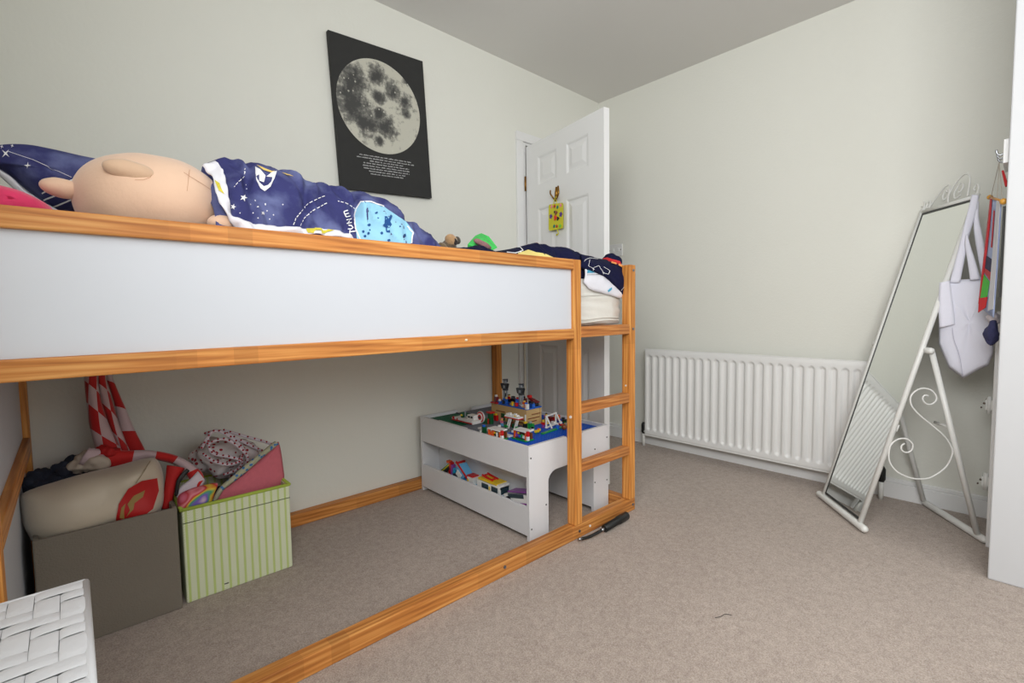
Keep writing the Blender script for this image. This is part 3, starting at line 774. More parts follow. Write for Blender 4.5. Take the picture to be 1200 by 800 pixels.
bm = NB(); stroke_px(bm, bvb, [(178,205),(176,208),(168,211),(158,211)], .6, .001); part('seam', bm, mat('seam_peach',(196,150,120),.9), bdy, True)
# second smaller peach limb resting beneath the duvet
o = part('foot', blob(P(262,262,1,1.36), .035, .03, .022, amp=.003), PEACH, toy, True)

def plush(name, label, loc, bits, cat='soft toy'):
    t = thing(name, label, cat, loc)
    for nm, c, r, col, rot in bits:
        part(nm, blob(Vector(loc)+Vector(c), *r, rot=Matrix.Rotation(rot,3,'Y'), amp=.004, freq=40, seg=20, rings=14), mat('plush_%d_%d_%d' % col, col, .95, .2, 60, .4, 90, sheen=.4), t, True)
    return t
q = P(529,287,1,1.50)
plush('soft_toy', 'tiny brown patterned soft toy peeping over the rail', q, [('body',(0,.02,-.01),(.035,.03,.03),(92,78,60),0),('head',(.0,0,.018),(.026,.022,.022),(176,140,100),.3),('ear',(.028,0,.020),(.012,.01,.016),(70,62,52),0),('muzzle',(.004,-.016,.012),(.010,.01,.013),(40,30,26),0),('arm',(-.040,0,-.008),(.02,.015,.014),(110,92,66),.4)])
gt = thing('green_cap', 'bright green folded cap lying on the bedding', 'cap', P(566,291,1,1.55))
bm = bmesh.new()
vv = [bm.verts.new(P(x,y,1,d)) for x, y, d in ((548,286,1.50),(557,276,1.56),(564,273,1.60),(573,277,1.56),(583,290,1.48),(563,279,1.49),(572,296,1.46),(548,296,1.52),(566,290,1.75))]
for f in ((0,1,5),(1,2,5),(2,3,4,5),(0,5,6,7),(5,4,6),(0,8,1),(1,8,2),(2,8,3),(3,8,4),(0,7,8),(4,8,6),(6,8,7)): bm.faces.new([vv[i] for i in f])
bmesh.ops.recalc_face_normals(bm, faces=bm.faces); part('crown', bm, mat('bright_green',(70,205,95),.7,.15,20), gt)
part('lining', blob(P(566,286,1,1.47), .045, .012, .013, rot=Matrix.Rotation(.28,3,'Y'), amp=.004, freq=40), mat('cap_lining',(150,110,110),.9,.3,90), gt, True)
q = P(628,290,1,1.62)
plush('soft_toy', 'small tan soft bear with green collar by the door end', q, [('body',(-.03,.0,-.01),(.05,.03,.012),(205,160,120),0),('ear',(.008,0,.012),(.013,.008,.013),(150,90,50),0),('collar',(0,-.012,.001),(.014,.01,.006),(140,220,70),.2),('body',(.06,.0,-.008),(.05,.03,.012),(205,160,120),0),('nose',(-.058,-.01,.005),(.007,.006,.005),(60,40,35),0)])

# ------------------------------------------------------------------ activity table with toy bricks
TX0, TX1, TY0, TY1, TZ = 1.343, 1.882, 1.392, 2.225, .400
tb = thing('activity_table', 'white childs activity table with side shelves under the bed', 'table', ((TX0+TX1)/2,(TY0+TY1)/2,0))
def end_panel(y0, y1):
    # outline in x,z with arch opening and a finger notch
    xa, xb = TX0, TX1; L1, L2 = xa+.115, xb-.115
    pts = [(xa,0),(L1,0),(L1,.22)]
    pts += [(L1+.055-.055*math.cos(a), .225+.045*math.sin(a)) for a in [PI/2*k/6 for k in range(7)]]
    pts += [(L2-.055+.055*math.sin(a), .225+.045*math.cos(a)) for a in [PI/2*k/6 for k in range(7)]]
    pts += [(L2,.22),(L2,0),(xb,0),(xb,TZ)]
    mid = (xa+xb)/2+.02; nw = .05
    pts += [(mid+nw+.008,TZ),(mid+nw,TZ-.008),(mid+nw,TZ-.05),(mid-nw,TZ-.05),(mid-nw,TZ-.010),(mid-nw-.010,TZ),(xa,TZ)]
    bm = bmesh.new(); a = [bm.verts.new((x,y0,z)) for x, z in pts]; b_ = [bm.verts.new((x,y1,z)) for x, z in pts]
    bm.faces.new(a); bm.faces.new(list(reversed(b_)))
    n = len(pts)
    for k in range(n): bm.faces.new((a[k],a[(k+1)%n],b_[(k+1)%n],b_[k]))
    bmesh.ops.recalc_face_normals(bm, faces=bm.faces); bmesh.ops.triangulate(bm, faces=[f for f in bm.faces if len(f.verts)>4]); return bm
part('end_panel', end_panel(TY0, TY0+.015), TABLEW, tb); part('end_panel', end_panel(TY1-.015, TY1), TABLEW, tb)
def tpart(n, *a): return part(n, B(*a, bev=.0012), TABLEW, tb)
i0, i1 = TY0+.015, TY1-.015
for s in (0,1):
    xo = TX0 if s == 0 else TX1; sg = 1 if s == 0 else -1
    def xx(a, b_): return (min(xo+sg*a,xo+sg*b_), max(xo+sg*a,xo+sg*b_))
    tpart('side_board', *xx(0,.013), i0, i1, .268, TZ); tpart('shelf_lip', *xx(0,.013), i0, i1, .02, .142)
    tpart('shelf_back', *xx(.105,.115), i0, i1, .02, .365); tpart('shelf_bottom', *xx(.013,.105), i0, i1, .02, .032)
tpart('table_top', TX0+.013, TX1-.013, i0, i1, .366, .380)
BH = mat('dowel_hole', (60,58,55), .7)
for x, z in ((TX0+.012,.35),(TX0+.012,.05),(TX0+.10,.13),(TX1-.012,.34),(TX1-.012,.13),(TX1-.105,.30),(TX1-.105,.14)): part('bolt', cyl((x,TY0-.0005,z), .0035, .002, 1, 10), BH, tb)
part('bolt', cyl((TX1-.118,1.50,.15), .0035, .004, 0, 10), BH, tb)
# yellow trim piece inside the arch
part('arch_edging', T(catmull([(TX0+.123,TY0+.03,.02),(TX0+.123,TY0+.03,.20),(TX0+.128,TY0+.03,.245),(TX0+.165,TY0+.03,.262)],5), .004, 6), mat('yellow_edge',(222,200,30),.5), tb)
# baseplates with studs
PL = {'blue':mat('brick_blue',(18,86,190),.35), 'green':mat('brick_dark_green',(14,100,66),.35), 'grey':mat('brick_grey',(112,116,124),.35)}
PZ = .380; px_ = (TX1-TX0-.026)/2; py_ = (i1-i0)/3
studme = None
for j, row in enumerate((('blue','blue'),('grey','blue'),('green','grey'))):
    for i, c in enumerate(row):
        x0 = TX0+.013+i*px_; y0 = i0+j*py_
        lab = {(0,0):'blue studded baseplate in the near left corner of the activity table',(0,1):'blue studded baseplate in the near right corner of the activity table',(1,0):'grey studded baseplate in the middle of the left edge',(1,1):'blue studded baseplate under the toy goal frame',(2,0):'dark green studded baseplate in the far left corner',(2,1):'grey studded baseplate in the far right corner'}[(j,i)]
        t = thing('baseplate', lab, 'baseplate', (x0+px_/2,y0+py_/2,PZ), 'studded baseplates on the activity table')
        part('plate', B(x0+.001, x0+px_-.001, y0+.001, y0+py_-.001, PZ, PZ+.003), PL[c], t)
        if studme is None:
            bm = NB(); nx, ny = 30, 32
            for a in range(nx):
                for b_ in range(ny):
                    cx_, cy_ = -px_/2+(a+.5)*px_/nx, -py_/2+(b_+.5)*py_/ny
                    u = [bm.verts.new((cx_+.0026*math.cos(PI*k/3),cy_+.0026*math.sin(PI*k/3),.0047)) for k in range(6)]
                    d = [bm.verts.new((cx_+.0026*math.cos(PI*k/3),cy_+.0026*math.sin(PI*k/3),.003)) for k in range(6)]
                    bm.faces.new(u)
                    for k in range(6): bm.faces.new((d[k],d[(k+1)%6],u[(k+1)%6],u[k]))
            studme = bpy.data.meshes.new('studs'); bm.to_mesh(studme); bm.free(); studme.materials.append(None)
        so = bpy.data.objects.new('studs', studme); COL.objects.link(so); so.parent = t; so['kind'] = 'stuff'
        so.material_slots[0].link = 'OBJECT'; so.material_slots[0].material = PL[c]

BC = dict(white=(235,235,232), red=(200,26,28), orange=(226,92,30), tan=(206,172,118), black=(28,30,34), dgrey=(62,68,76), lgrey=(150,158,166), blue=(24,96,200), lblue=(110,180,225), green=(30,150,70), dgreen=(20,88,50), yellow=(236,200,40), brown=(130,72,38), skin=(240,200,90), pink=(235,120,150), azure=(40,170,215), purple=(140,70,160), glass=(40,60,70), maroon=(120,30,36), lime=(150,205,60))
def bmatl(c): return mat('toybrick_'+c, BC[c], .3, .03, 30)
def build(name, label, loc, rot, parts, group=None, cat='toy', z=0):
    """toy made of bricks: parts = [(part name, colour, [(cx,cy,cz,sx,sy,sz) in cm, optional tilt])]"""
    t = thing(name, label, cat, loc, group); R = rz(rot).to_4x4(); M = Matrix.Translation(Vector(loc)) @ R
    for nm, c, bl in parts:
        bm = NB()
        for q in bl:
            cx_, cy_, cz_, sx, sy, sz = [v*.01 for v in q[:6]]
            tmp = B(-sx/2,sx/2,-sy/2,sy/2,-sz/2,sz/2, bev=min(.0006, min(sx,sy,sz)*.15), seg=1)
            Q = Matrix.Translation((cx_,cy_,cz_))
            if len(q) > 6: Q = Q @ Matrix.Rotation(q[6],4,q[7])
            merge(bm, tmp, M @ Q)
        part(nm, bm, bmatl(c), t)
    return t
ZT = PZ+.0048
def TP(x, y, z=ZT):
    q = P(x, y, 2, z); q.x = max(TX0+.02, min(TX1-.02, q.x)); return q
# local x points along world -y? keep world axes: x right-away, y left-away
# the tan building: front faces the camera side (-x), it runs along y
build('toy_building', 'tan toy brick building with blue roof deck on the activity table', (1.665,1.82,ZT), 0, [
    ('wall','tan',[(-4.5,0,4.2,1.0,27,8.4),(5,0,4.2,1.0,27,8.4),(0,-13,4.2,8.5,1,8.4),(0,13,4.2,8.5,1,8.4)]),
    ('roof_deck','blue',[(0,0,8.7,10.5,28,.6)]),
    ('brick_course','brown',[(1.5,-13.6,5.6,6,.3,.4),(0,-13.6,3.8,8,.3,.4),(-1,-13.6,2.2,6,.3,.4),(-5.1,-8,3.1,.3,8,.5),(-5.1,-9,1.6,.3,8,.5),(-5.1,6,5.0,.3,7,.5)]),
    ('doorway','dgreen',[(-5.1,-1.5,2.4,.4,4,4.4),(-5.1,4,2.4,.4,3,3.6)]),
    ('corner_tile','white',[(-4.5,-13.3,10,1.6,1.6,2.6),(-5.3,-12.9,3,.5,.6,6)]),
    ('awning','red',[(-5.4,10,9.0,2.2,5,.5)])])
def figure(name, label, loc, rot, body, legs, arms='black', head='lgrey', scale=1, group=None, cat='toy figure'):
    s = scale
    return build(name, label, loc, rot, [
        ('leg',legs,[(0,-1.1*s,2.6*s,.8*s,.8*s,5.2*s)]),('leg',legs,[(0,1.1*s,2.6*s,.8*s,.8*s,5.2*s)]),
        ('torso',body,[(0,0,6.6*s,1.6*s,2.8*s,2.8*s),(0,0,8.4*s,1.9*s,3.6*s,1.2*s)]),
        ('head',head,[(0,0,9.9*s,1.5*s,1.8*s,1.5*s)]),
        ('arm',arms,[(-.4*s,-2.3*s,7.6*s,.8*s,.8*s,3.0*s,.35,'X')]),('arm',arms,[(-.4*s,2.3*s,7.4*s,.8*s,.8*s,3.0*s,-.3,'X')]),
        ('chest_plate','lgrey',[(-1.0*s,0,7.2*s,.3*s,1.4*s,1.4*s)]),('helmet',body,[(0,0,10.9*s,1.8*s,2.1*s,.5*s),(.3*s,-1.2*s,10.6*s,.5*s,.6*s,1.6*s)])], group, cat)
RG = 'armoured toy figures on the brick building'
figure('toy_figure', 'dark armoured toy figure on the left end of the tan building', (1.69,1.925,ZT+.092), 0, 'dgrey', 'lgrey', scale=1.02, group=RG)
figure('toy_figure', 'dark armoured toy figure with grey legs nearest the red hat on the building', (1.655,1.765,ZT+.092), 0, 'dgrey', 'lgrey', scale=.98, group=RG)
# small figures
def minifig(label, loc, shirt, trousers, hair, rot=0):
    return build('toy_person', label, loc, rot, [('legs',trousers,[(0,-.4,.75,.8,.75,1.5),(0,.4,.75,.8,.75,1.5)]),('torso',shirt,[(0,0,2.1,.85,1.5,1.25)]),
        ('arm',shirt,[(-.2,-.95,2.2,.45,.4,1.1)]),('arm',shirt,[(-.2,.95,2.2,.45,.4,1.1)]),('head','skin',[(0,0,3.2,.85,.85,.8)]),('hair',hair,[(0.05,0,3.75,1.0,1.0,.4)])], 'little toy people in the brick town', 'toy figure')
zr2 = ZT+.0905
minifig('toy person in blue between the two armoured figures', (1.625,1.845,zr2), 'blue', 'blue', 'lgrey')
minifig('toy person in red behind the first armoured figure', (1.68,1.885,zr2), 'red', 'black', 'black')
minifig('toy person in orange on the right end of the roof deck', (1.63,1.715,zr2), 'orange', 'white', 'black')
minifig('toy person in pale blue trousers before the tan building', (1.545,1.79,ZT), 'pink', 'lblue', 'pink')
minifig('toy person in red inside the white goal frame', (1.66,1.615,ZT), 'red', 'purple', 'yellow')
minifig('toy person in yellow behind the white goal frame', (1.80,1.66,ZT), 'yellow', 'blue', 'red')
minifig('toy person in pink behind the white goal frame', (1.78,1.71,ZT), 'pink', 'black', 'black')
build('toy_hut', 'dark red roofed toy hut on the roof deck', (1.70,1.72,zr2), 0, [('roof','maroon',[(0,0,2.6,3,6,.5,.25,'X'),(0,1,3.1,2,3,.5,.25,'X')]),('wall','black',[(0,0,1.1,2.4,5,2.2)]),('window','lblue',[(-1.3,-1.2,1.2,.2,1.2,1)]),('ornament','red',[(0,3.0,4.2,1.8,1.8,1.3)])])
build('toy_cannon', 'black toy brick cannon and crates beside the first armoured figure', (1.70,1.865,zr2), 0, [('base','black',[(0,0,.8,2.4,4.4,1.6),(0,1,2.2,1.6,1.4,1.2)]),('barrel','dgrey',[(-.8,0,2.0,2.6,.9,.9,.3,'Y')])])
# ferry on the green plate
boat = build('toy_boat', 'white and red toy brick boat on the green baseplate', (1.475,1.985,ZT), .05, [
    ('hull','white',[(0,0,1.1,6.5,17,1.5),(-3.4,-1,2.0,.5,15,1.2)]),('stripe','red',[(-3.6,0,.9,.3,16,.5),(-3.6,6.5,2.0,.4,1.5,1.2),(-3.6,3.4,1.7,.4,.8,1)]),
    ('cabin','white',[(1,-3.6,3.0,3.4,5,2.4)]),('cabin_window','black',[(-.8,-2.6,3.2,.3,1.4,1),(-.8,-4.6,3.2,.3,1.4,1)]),
    ('deck_item','dgreen',[(0,3.2,2.6,1.6,1.6,1.2)]),('mast','dgrey',[(-.4,6.5,3.6,.9,3.2,.8)]),('lamp','yellow',[(-1.2,3.0,3.4,.8,.8,.8)]),('post','lgrey',[(0,1.3,4,.5,.5,3.6)])])
bl = boat
for k, (c, r) in enumerate((('white',.030),('red',.027),('white',.021),('red',.013),('black',.007))):
    part('paddle_wheel', cyl((1.505-k*.002,1.908,ZT+.033), r, .006, 0, 20), bmatl(c), bl)
part('wheel_stand', B(1.512,1.53,1.87,1.94,ZT,ZT+.03,bev=.001), bmatl('dgreen'), bl)
build('toy_tower', 'dark green toy tower with red top beside the striped wheel', (1.535,1.865,ZT), 0, [('column','dgreen',[(0,0,2.8,2,2.2,5.6)]),('top','red',[(0,0,5.9,3,3.4,.7)]),('base','red',[(-1.4,1.4,1.4,.6,2.4,2.8)])])
# white road strips
for (a, b_, lab) in (((1.372,2.10),(1.372,1.86),'white flat brick strip along the green baseplate'),((1.435,1.83),(1.435,1.60),'white flat brick strip in front of the tan building')):
    build('brick_strip', lab, (a[0],(a[1]+b_[1])/2,ZT), 0, [('strip','white',[(0,0,.35,2.6,(a[1]-b_[1])*100,.7)])], 'white brick strips')
# front shops
def shop(label, loc, ln, fr, roof, items):
    L_ = ln
    return build('toy_shop', label, loc, 0, [('base','green',[(-.6,0,.25,5.2,L_+1.2,.5)]),('post',fr,[(-2.0,-L_/2+.4,2.2,.9,.9,3.6)]),('post',fr,[(-2.0,L_/2-.4,2.2,.9,.9,3.6)]),('back_wall','brown',[(1.4,0,1.8,.6,L_,2.8)]),
        ('roof',roof,[(-.4,0,4.2,4.6,L_,.6)]),('corner_column','red',[(-1.8,-L_/2-.5,3.4,1.2,1.2,2.2)]),('corner_column','white',[(-1.8,-L_/2-.5,1.4,1.2,1.2,1.8)])]+items, 'little open toy brick shops')
shop('orange fronted toy brick shop on the left edge of the table', (1.385,1.632,ZT), 8.5, 'orange', 'white', [('goods','orange',[(-1.6,2.6,1.6,1,2.6,2),(-1.6,1.4,2.9,1,1.6,1)]),('goods','black',[(-1.0,-.6,1.2,1,2,1.4)]),('goods','white',[(-1.7,-1.2,2,.6,.8,2)]),('goods','yellow',[(-1.7,.4,2.6,.6,.8,.8)]),('rail','red',[(-2.3,1.2,.9,.4,5,.5)])])
shop('toy brick shop with purple and blue goods near the corner', (1.452,1.535,ZT), 8.0, 'orange', 'white', [('goods','purple',[(-1.6,2.6,1.4,1,1.2,2)]),('goods','blue',[(-1.6,.8,1.2,1,1.2,1.6)]),('goods','green',[(-1.6,-.6,1.5,1,1,2)]),('goods','white',[(-1.6,-1.8,1.3,1,1,1.6)]),('goods','yellow',[(-1.7,1.7,2.8,.6,.8,.7)]),('rail','dgrey',[(-2.3,0,.9,.4,6,.5)])])
build('toy_table', 'white and red toy stage on slanted white legs before the tan building', (1.53,1.685,ZT), 0, [
    ('top','red',[(0,0,6.0,3.6,10,.5)]),('top','white',[(0,0,6.6,3.4,9.6,.7)]),('leg','white',[(-1.3,2.6,3.4,.6,.6,6,.35,'X')]),('leg','white',[(-1.3,-2.6,3.4,.6,.6,6,.35,'X')]),
    ('leg','white',[(-1.3,1.4,3.4,.6,.6,6,.35,'X')]),('leg','white',[(-1.3,-3.6,3.4,.6,.6,6,.35,'X')]),('model_boat','white',[(-.6,2.4,7.4,1.4,3.6,.8),(-.6,2.0,8.0,1,1.6,.6)]),('model_boat','white',[(-.2,-1.6,7.4,1.4,3.6,.8),(-.2,-1.4,8.0,1,1.6,.6)]),('gem','yellow',[(-1.2,-2.2,7.3,.5,.8,.5)])])
build('toy_goal', 'white toy goal frame on a green strip', (1.70,1.60,ZT), -1.35, [
    ('base','white',[(0,0,.6,1.2,10,.5)]),('post','white',[(0,-4.6,3.4,.7,.7,5.6)]),('post','white',[(0,4.6,3.4,.7,.7,5.6)]),('crossbar','white',[(0,0,6.1,.7,9.9,.7)]),('brace','white',[(1.6,-4.6,3.4,.6,.6,6.4,-.5,'Y')]),('brace','white',[(1.6,4.6,3.4,.6,.6,6.4,-.5,'Y')])])
build('brick_strip', 'green flat brick strip edging the blue baseplate', (1.665,1.545,ZT), -1.45, [('strip','green',[(0,0,.3,1.6,20,.6)])], 'white brick strips')
build('toy_flowers', 'yellow toy brick flowers near the corner shop', (1.565,1.560,ZT), -1.3, [('stem','green',[(0,-1.2,.5,.5,.5,1),(0,1.2,.5,.5,.5,1)]),('flower','yellow',[(0,-1.4,1.3,1.2,1.4,1.0),(0,.2,1.0,1.2,1.2,.8),(0,1.4,1.4,1.2,1.4,1.0)]),('flower','orange',[(0,.9,1.9,.8,.8,.6)])])
o = cyl((1.685,1.545,ZT+.010), .009, .020, 2, 14, .001); o = part('toy_barrel', o, bmatl('blue'), None); tag(o, 'small blue toy barrel beside the brown ball', 'toy')
o = blob((1.70,1.515,ZT+.014), .014, .014, .014, seg=16, rings=10); o = part('toy_ball', o, bmatl('brown'), None, True); tag(o, 'small orange-brown toy ball on the blue baseplate', 'toy')
build('toy_bush', 'black and dark green toy shrub behind the goal frame', (1.80,1.60,ZT), .4, [('leaves','black',[(0,0,1.4,3,2,1.2),(.5,1,2.4,1.6,1.4,1)]),('leaves','dgreen',[(-1,-1,.8,2,2,1.4)])])
build('toy_stall', 'small maroon and white toy stall at the right end of the tan building', (1.76,1.64,ZT), 0, [('counter','maroon',[(0,2,1.6,2,4,3.2)]),('counter','white',[(-1.4,-1.6,.8,2,2.4,1.6)]),('sign_board','red',[(0,-1,2.6,.6,2,1.6)])])
build('toy_plants', 'green and brown toy foliage in front of the tan building', (1.575,1.74,ZT), 0, [('leaves','dgreen',[(-1,2,1.2,2,2,2.2),(-1,-2.4,1.0,2,2.4,2.0)]),('trunk','brown',[(-.6,0,1.4,1,1.6,2.8)]),('leaves','green',[(-5.6,-1.6,1.6,2,2,1.0)])])
rng = random.Random(11)
spots = [(1.60,1.90,'red',0),(1.56,1.93,'black',0),(1.58,1.66,'black',0),(1.60,1.64,'green',0),(1.585,1.615,'white',0),(1.50,1.60,'yellow',0),(1.505,1.64,'purple',0),(1.78,1.56,'lgrey',0),(1.755,1.585,'red',0),(1.73,1.66,'yellow',0),(1.72,1.70,'dgreen',0),(1.81,1.72,'red',0),(1.83,1.68,'orange',0),(1.40,1.75,'dgreen',0),(1.47,1.72,'black',0),
 (1.625,1.90,'blue',1),(1.63,1.87,'black',1),(1.66,1.80,'blue',1),(1.625,1.80,'yellow',1),(1.64,1.745,'white',1),(1.625,1.70,'orange',1),(1.66,1.69,'blue',1),(1.70,1.935,'black',1),(1.63,1.93,'maroon',1),(1.625,1.77,'red',1),(1.70,1.79,'maroon',1)]
CN = dict(dgreen='dark green', lgrey='light grey', dgrey='dark grey', azure='sky blue')
WHERE = ['left of the tan building front','at the far left foot of the tan building','under the red and white toy stage','between the toy stage and the goal frame','just behind the corner shop','beside the orange shop','behind the orange shop','at the right end of the goal frame','inside the right half of the goal frame','behind the goal frame near the tan building','at the right wall of the tan building','at the far right behind the goal frame','on the far grey baseplate','beside the white strip on the grey baseplate','in front of the tan building doorway',
 'at the front edge of the roof deck left','next to the person in red on the roof deck','in the middle of the roof deck','at the front edge of the roof deck middle','near the maroon roofed hut','at the right front corner of the roof deck','beneath the hut on the roof deck','at the far left corner of the roof deck','at the left front corner of the roof deck','right of the armoured figure legs','at the back of the roof deck']
for i, (x, y, c, lv) in enumerate(spots):
    w_ = rng.choice((1.6,2.4,3.2)); h_ = rng.choice((1.0,1.9,2.8))
    c2 = rng.choice(('white','black','red','blue','green','lgrey','yellow')); c3 = rng.choice(('white','orange','dgrey','azure','tan'))
    t = build('toy_brick_pile', 'small %s and %s brick pile %s' % (CN.get(c,c), CN.get(c2,c2), WHERE[i]), (x,y,zr2 if lv else ZT), rng.uniform(-.6,.6), [('brick',c,[(0,0,h_/2,1.5,w_,h_)]),('brick',c2,[(0,rng.uniform(-.5,.5),h_+.45,1.2,1.2,.9)]),('brick',c3,[(rng.uniform(-.9,.9),w_/2+.5,.5,1.2,1.0,1.0)])], {0:'brick piles on the table top',1:'brick piles on the roof deck'}[lv])
# toys in the open side shelf
SZ = .033; SXm = TX0+.06
def wheelset(t, pts, r, m='black'):
    for q in pts: part('wheel', cyl(q, r, .010, 0, 16), bmatl(m), t)
vb = build('toy_campervan', 'white toy camper van with yellow roof and blue skirt on the shelf', (SXm-.005,1.690,SZ+.010), 0, [
    ('skirt','lblue',[(0,0,6.5,6,17,3.4)]),('body','white',[(0,0,10.0,6,16.6,4.2),(0,-5.8,12,5.6,5,2)]),('roof','yellow',[(0,.5,12.9,6.2,13.5,.8)]),('roof_rack','red',[(1.6,2,13.9,.6,8,.9,.12,'X'),(-1.6,2,13.9,.6,8,.9,.12,'X'),(0,5,14.3,4,.7,.6),(0,-1,13.7,4,.7,.6)]),
    ('window','glass',[(-3.05,-4.6,10.3,.2,4.4,2.6)]),('window','glass',[(-3.05,2.2,10.3,.2,4.8,2.4)]),('windscreen','glass',[(0,-8.35,10.2,4.8,.3,2.8)]),('door','yellow',[(-3.1,-1.0,9.8,.2,.8,2.4)]),('lamp','red',[(-3.1,-7.6,8.0,.3,1,.8)]),('chassis','dgrey',[(0,0,2.2,5,15,6.2)])])
wheelset(vb, [(SXm-.035,1.690-.05,SZ+.058),(SXm-.035,1.690+.05,SZ+.058)], .020)
va = build('toy_bus', 'white and pink striped toy bus tipped up on the shelf near the corner', (SXm-.008,1.500,SZ+.040), 0, [
    ('body','white',[(0,0,7.0,6,15,4.2,-.22,'X')]),('stripe','purple',[(0,.2,5.2,6.3,15,.9,-.22,'X')]),('stripe','azure',[(0,.4,4.2,6.2,15,.8,-.22,'X')]),('roof','purple',[(0,-.3,10.3,5.2,12,.5,-.22,'X')]),('window','glass',[(-3.05,-.2,8.6,.2,10,1.8,-.22,'X')]),('chassis','dgrey',[(0,.6,.6,5,10,9.0)]),('lamp','red',[(-3.2,-5.5,6.2,.3,1,.7)])])
wheelset(va, [(SXm-.035,1.50-.045,SZ+.076),(SXm-.038,1.50+.045,SZ+.094)], .019)
build('toy_plank', 'yellow toy brick plank leaning beside the tipped bus', (SXm-.03,1.436,SZ), 0, [('plank','yellow',[(0,0,8.4,1.6,7,1.2,.55,'X'),(0,1.5,4.0,1.4,1.4,8)])])
vc = build('toy_truck', 'blue and white toy tipper truck with red edged bed on the shelf', (SXm,1.885,SZ), 0, [
    ('chassis','azure',[(0,-2,7.6,5,16,2.4)]),('cab','white',[(0,-4.8,10,5.4,5,3.6)]),('tipper','lblue',[(0,3.6,12.4,5.0,7.0,4.2,.75,'X')]),('tipper_edge','red',[(-2.6,2.0,14.0,.5,11.5,.9,.62,'X'),(0,6.4,16.6,5.4,1.2,.8)]),('panel','white',[(-2.6,4.6,11.2,.3,4,3,.6,'X')]),('light','yellow',[(-2.8,-3.2,10.4,.3,1,1)]),('under','dgrey',[(0,-1,3.4,4.6,13,4.0)]),('roof','red',[(0,-3.6,12.2,4,4.4,.6)])])
wheelset(vc, [(SXm-.027,1.885-.06,SZ+.060),(SXm-.027,1.885+.03,SZ+.060)], .019)
build('toy_ramp', 'rainbow coloured toy brick ramp on the far end of the shelf', (SXm,2.055,SZ), 0, [
    ('beam','green',[(-1.5,2.0,10.2,1.4,12,1.2,-.62,'X')]),('beam','black',[(-1.5,1.2,8.8,1.6,12,1.3,-.62,'X')]),('beam','yellow',[(-1.6,-.2,11.6,1.2,8,.8,-.62,'X')]),('beam','red',[(-1.2,-3.6,9.5,2,1.6,12,.15,'X')]),('beam','purple',[(-1.2,-5.2,9.0,2,1.2,11,.15,'X')]),('beam','orange',[(-1.2,-2.4,15.2,2,2.4,1.2)]),('beam','azure',[(-1.2,-6.8,8.6,2,1.0,9,.15,'X')]),('wheel','dgrey',[(-1.8,-8.4,9.4,1.6,2,2.4)]),('core','lgrey',[(1,-1,3.5,3,10,7)])])
build('toy_crate', 'grey toy crate between the camper van and the tipped bus', (SXm,1.590,SZ), 0, [('block','lgrey',[(0,0,4.5,5,6,9.0)]),('block','lblue',[(-1.6,.8,8.2,1.4,3,1.6)])])

# ------------------------------------------------------------------ storage bins and what is in them
def openbox(x0,x1,y0,y1,h,th,name,m,root,rot=0):
    bm = B(x0,x1,y0,y0+th,0,h,bev=.004); part('front', bm, m, root)
    part('back', B(x0,x1,y1-th,y1,0,h,bev=.004), m, root)
    part('side', B(x0,x0+th,y0+th,y1-th,0,h,bev=.002), m, root); part('side', B(x1-th,x1,y0+th,y1-th,0,h,bev=.002), m, root)
    part('base', B(x0+th,x1-th,y0+th,y1-th,0,.01), m, root)
TAUPE = mat('taupe_fabric', (124,116,104), .95, .06, 5, .25, 200)
gb = thing('storage_box', 'taupe grey fabric storage box filled with cushions and cloth', 'storage box', (.057,2.03,0), 'fabric storage boxes under the bed')
openbox(-.108,.222,1.868,2.20,.338,.012,'grey',TAUPE,gb)
def herring():
    m = bpy.data.materials.new('green_herringbone'); m.use_nodes = True; N, L, b = nodes(m); b.inputs['Roughness'].default_value = .85
    tc = N.new('ShaderNodeTexCoord'); sp = N.new('ShaderNodeSeparateXYZ'); L.new(tc.outputs['Object'], sp.inputs[0])
    def M_(op, a, c=None, d=None):
        q = N.new('ShaderNodeMath'); q.operation = op
        for i, v in enumerate((a,c,d)):
            if v is None: continue
            if isinstance(v,(int,float)): q.inputs[i].default_value = v
            else: L.new(v, q.inputs[i])
        return q.outputs[0]
    u = M_('ADD', sp.outputs[0], sp.outputs[1]); per = .0118
    tri = M_('PINGPONG', u, per)                       # zigzag
    st = M_('FRACT', M_('MULTIPLY', M_('ADD', sp.outputs[2], M_('MULTIPLY', tri, 1.0)), 1/.0085))
    band = M_('LESS_THAN', st, .42)
    frac = M_('FRACT', M_('MULTIPLY', u, .5/per)); col = M_('LESS_THAN', frac, .30)
    fac = M_('MAXIMUM', M_('MULTIPLY', band, .5), M_('MULTIPLY', col, .75))
    mx = N.new('ShaderNodeMix'); mx.data_type='RGBA'; mx.inputs[6].default_value = lin((222,225,205)); mx.inputs[7].default_value = lin((178,200,84))
    L.new(fac, mx.inputs[0]); L.new(mx.outputs[2], b.inputs['Base Color']); return m
HB = herring()
gn = thing('storage_box', 'lime green herringbone storage box standing right of the taupe one', 'storage box', (.402,2.05,0), 'fabric storage boxes under the bed')
openbox(.236,.570,1.886,2.21,.318,.010,'green',HB,gn)
LIME = mat('lime_binding', (170,190,75), .85, .05, 30)
for a, b_ in (((.236,1.886),(.570,1.886)),((.570,1.886),(.570,2.21)),((.236,1.886),(.236,2.21)),((.236,2.21),(.570,2.21))):
    part('binding', T([(a[0],a[1],.318),(b_[0],b_[1],.318)], .006, 8), LIME, gn, True)
part('seam', T([(.236,1.8850,.272),(.570,1.8850,.268)], .0013, 5), mat('green_seam',(70,85,40),.8), gn)
part('label_mark', B(.345,.358,1.8845,1.8862,.022,.025), BLACK, gn)

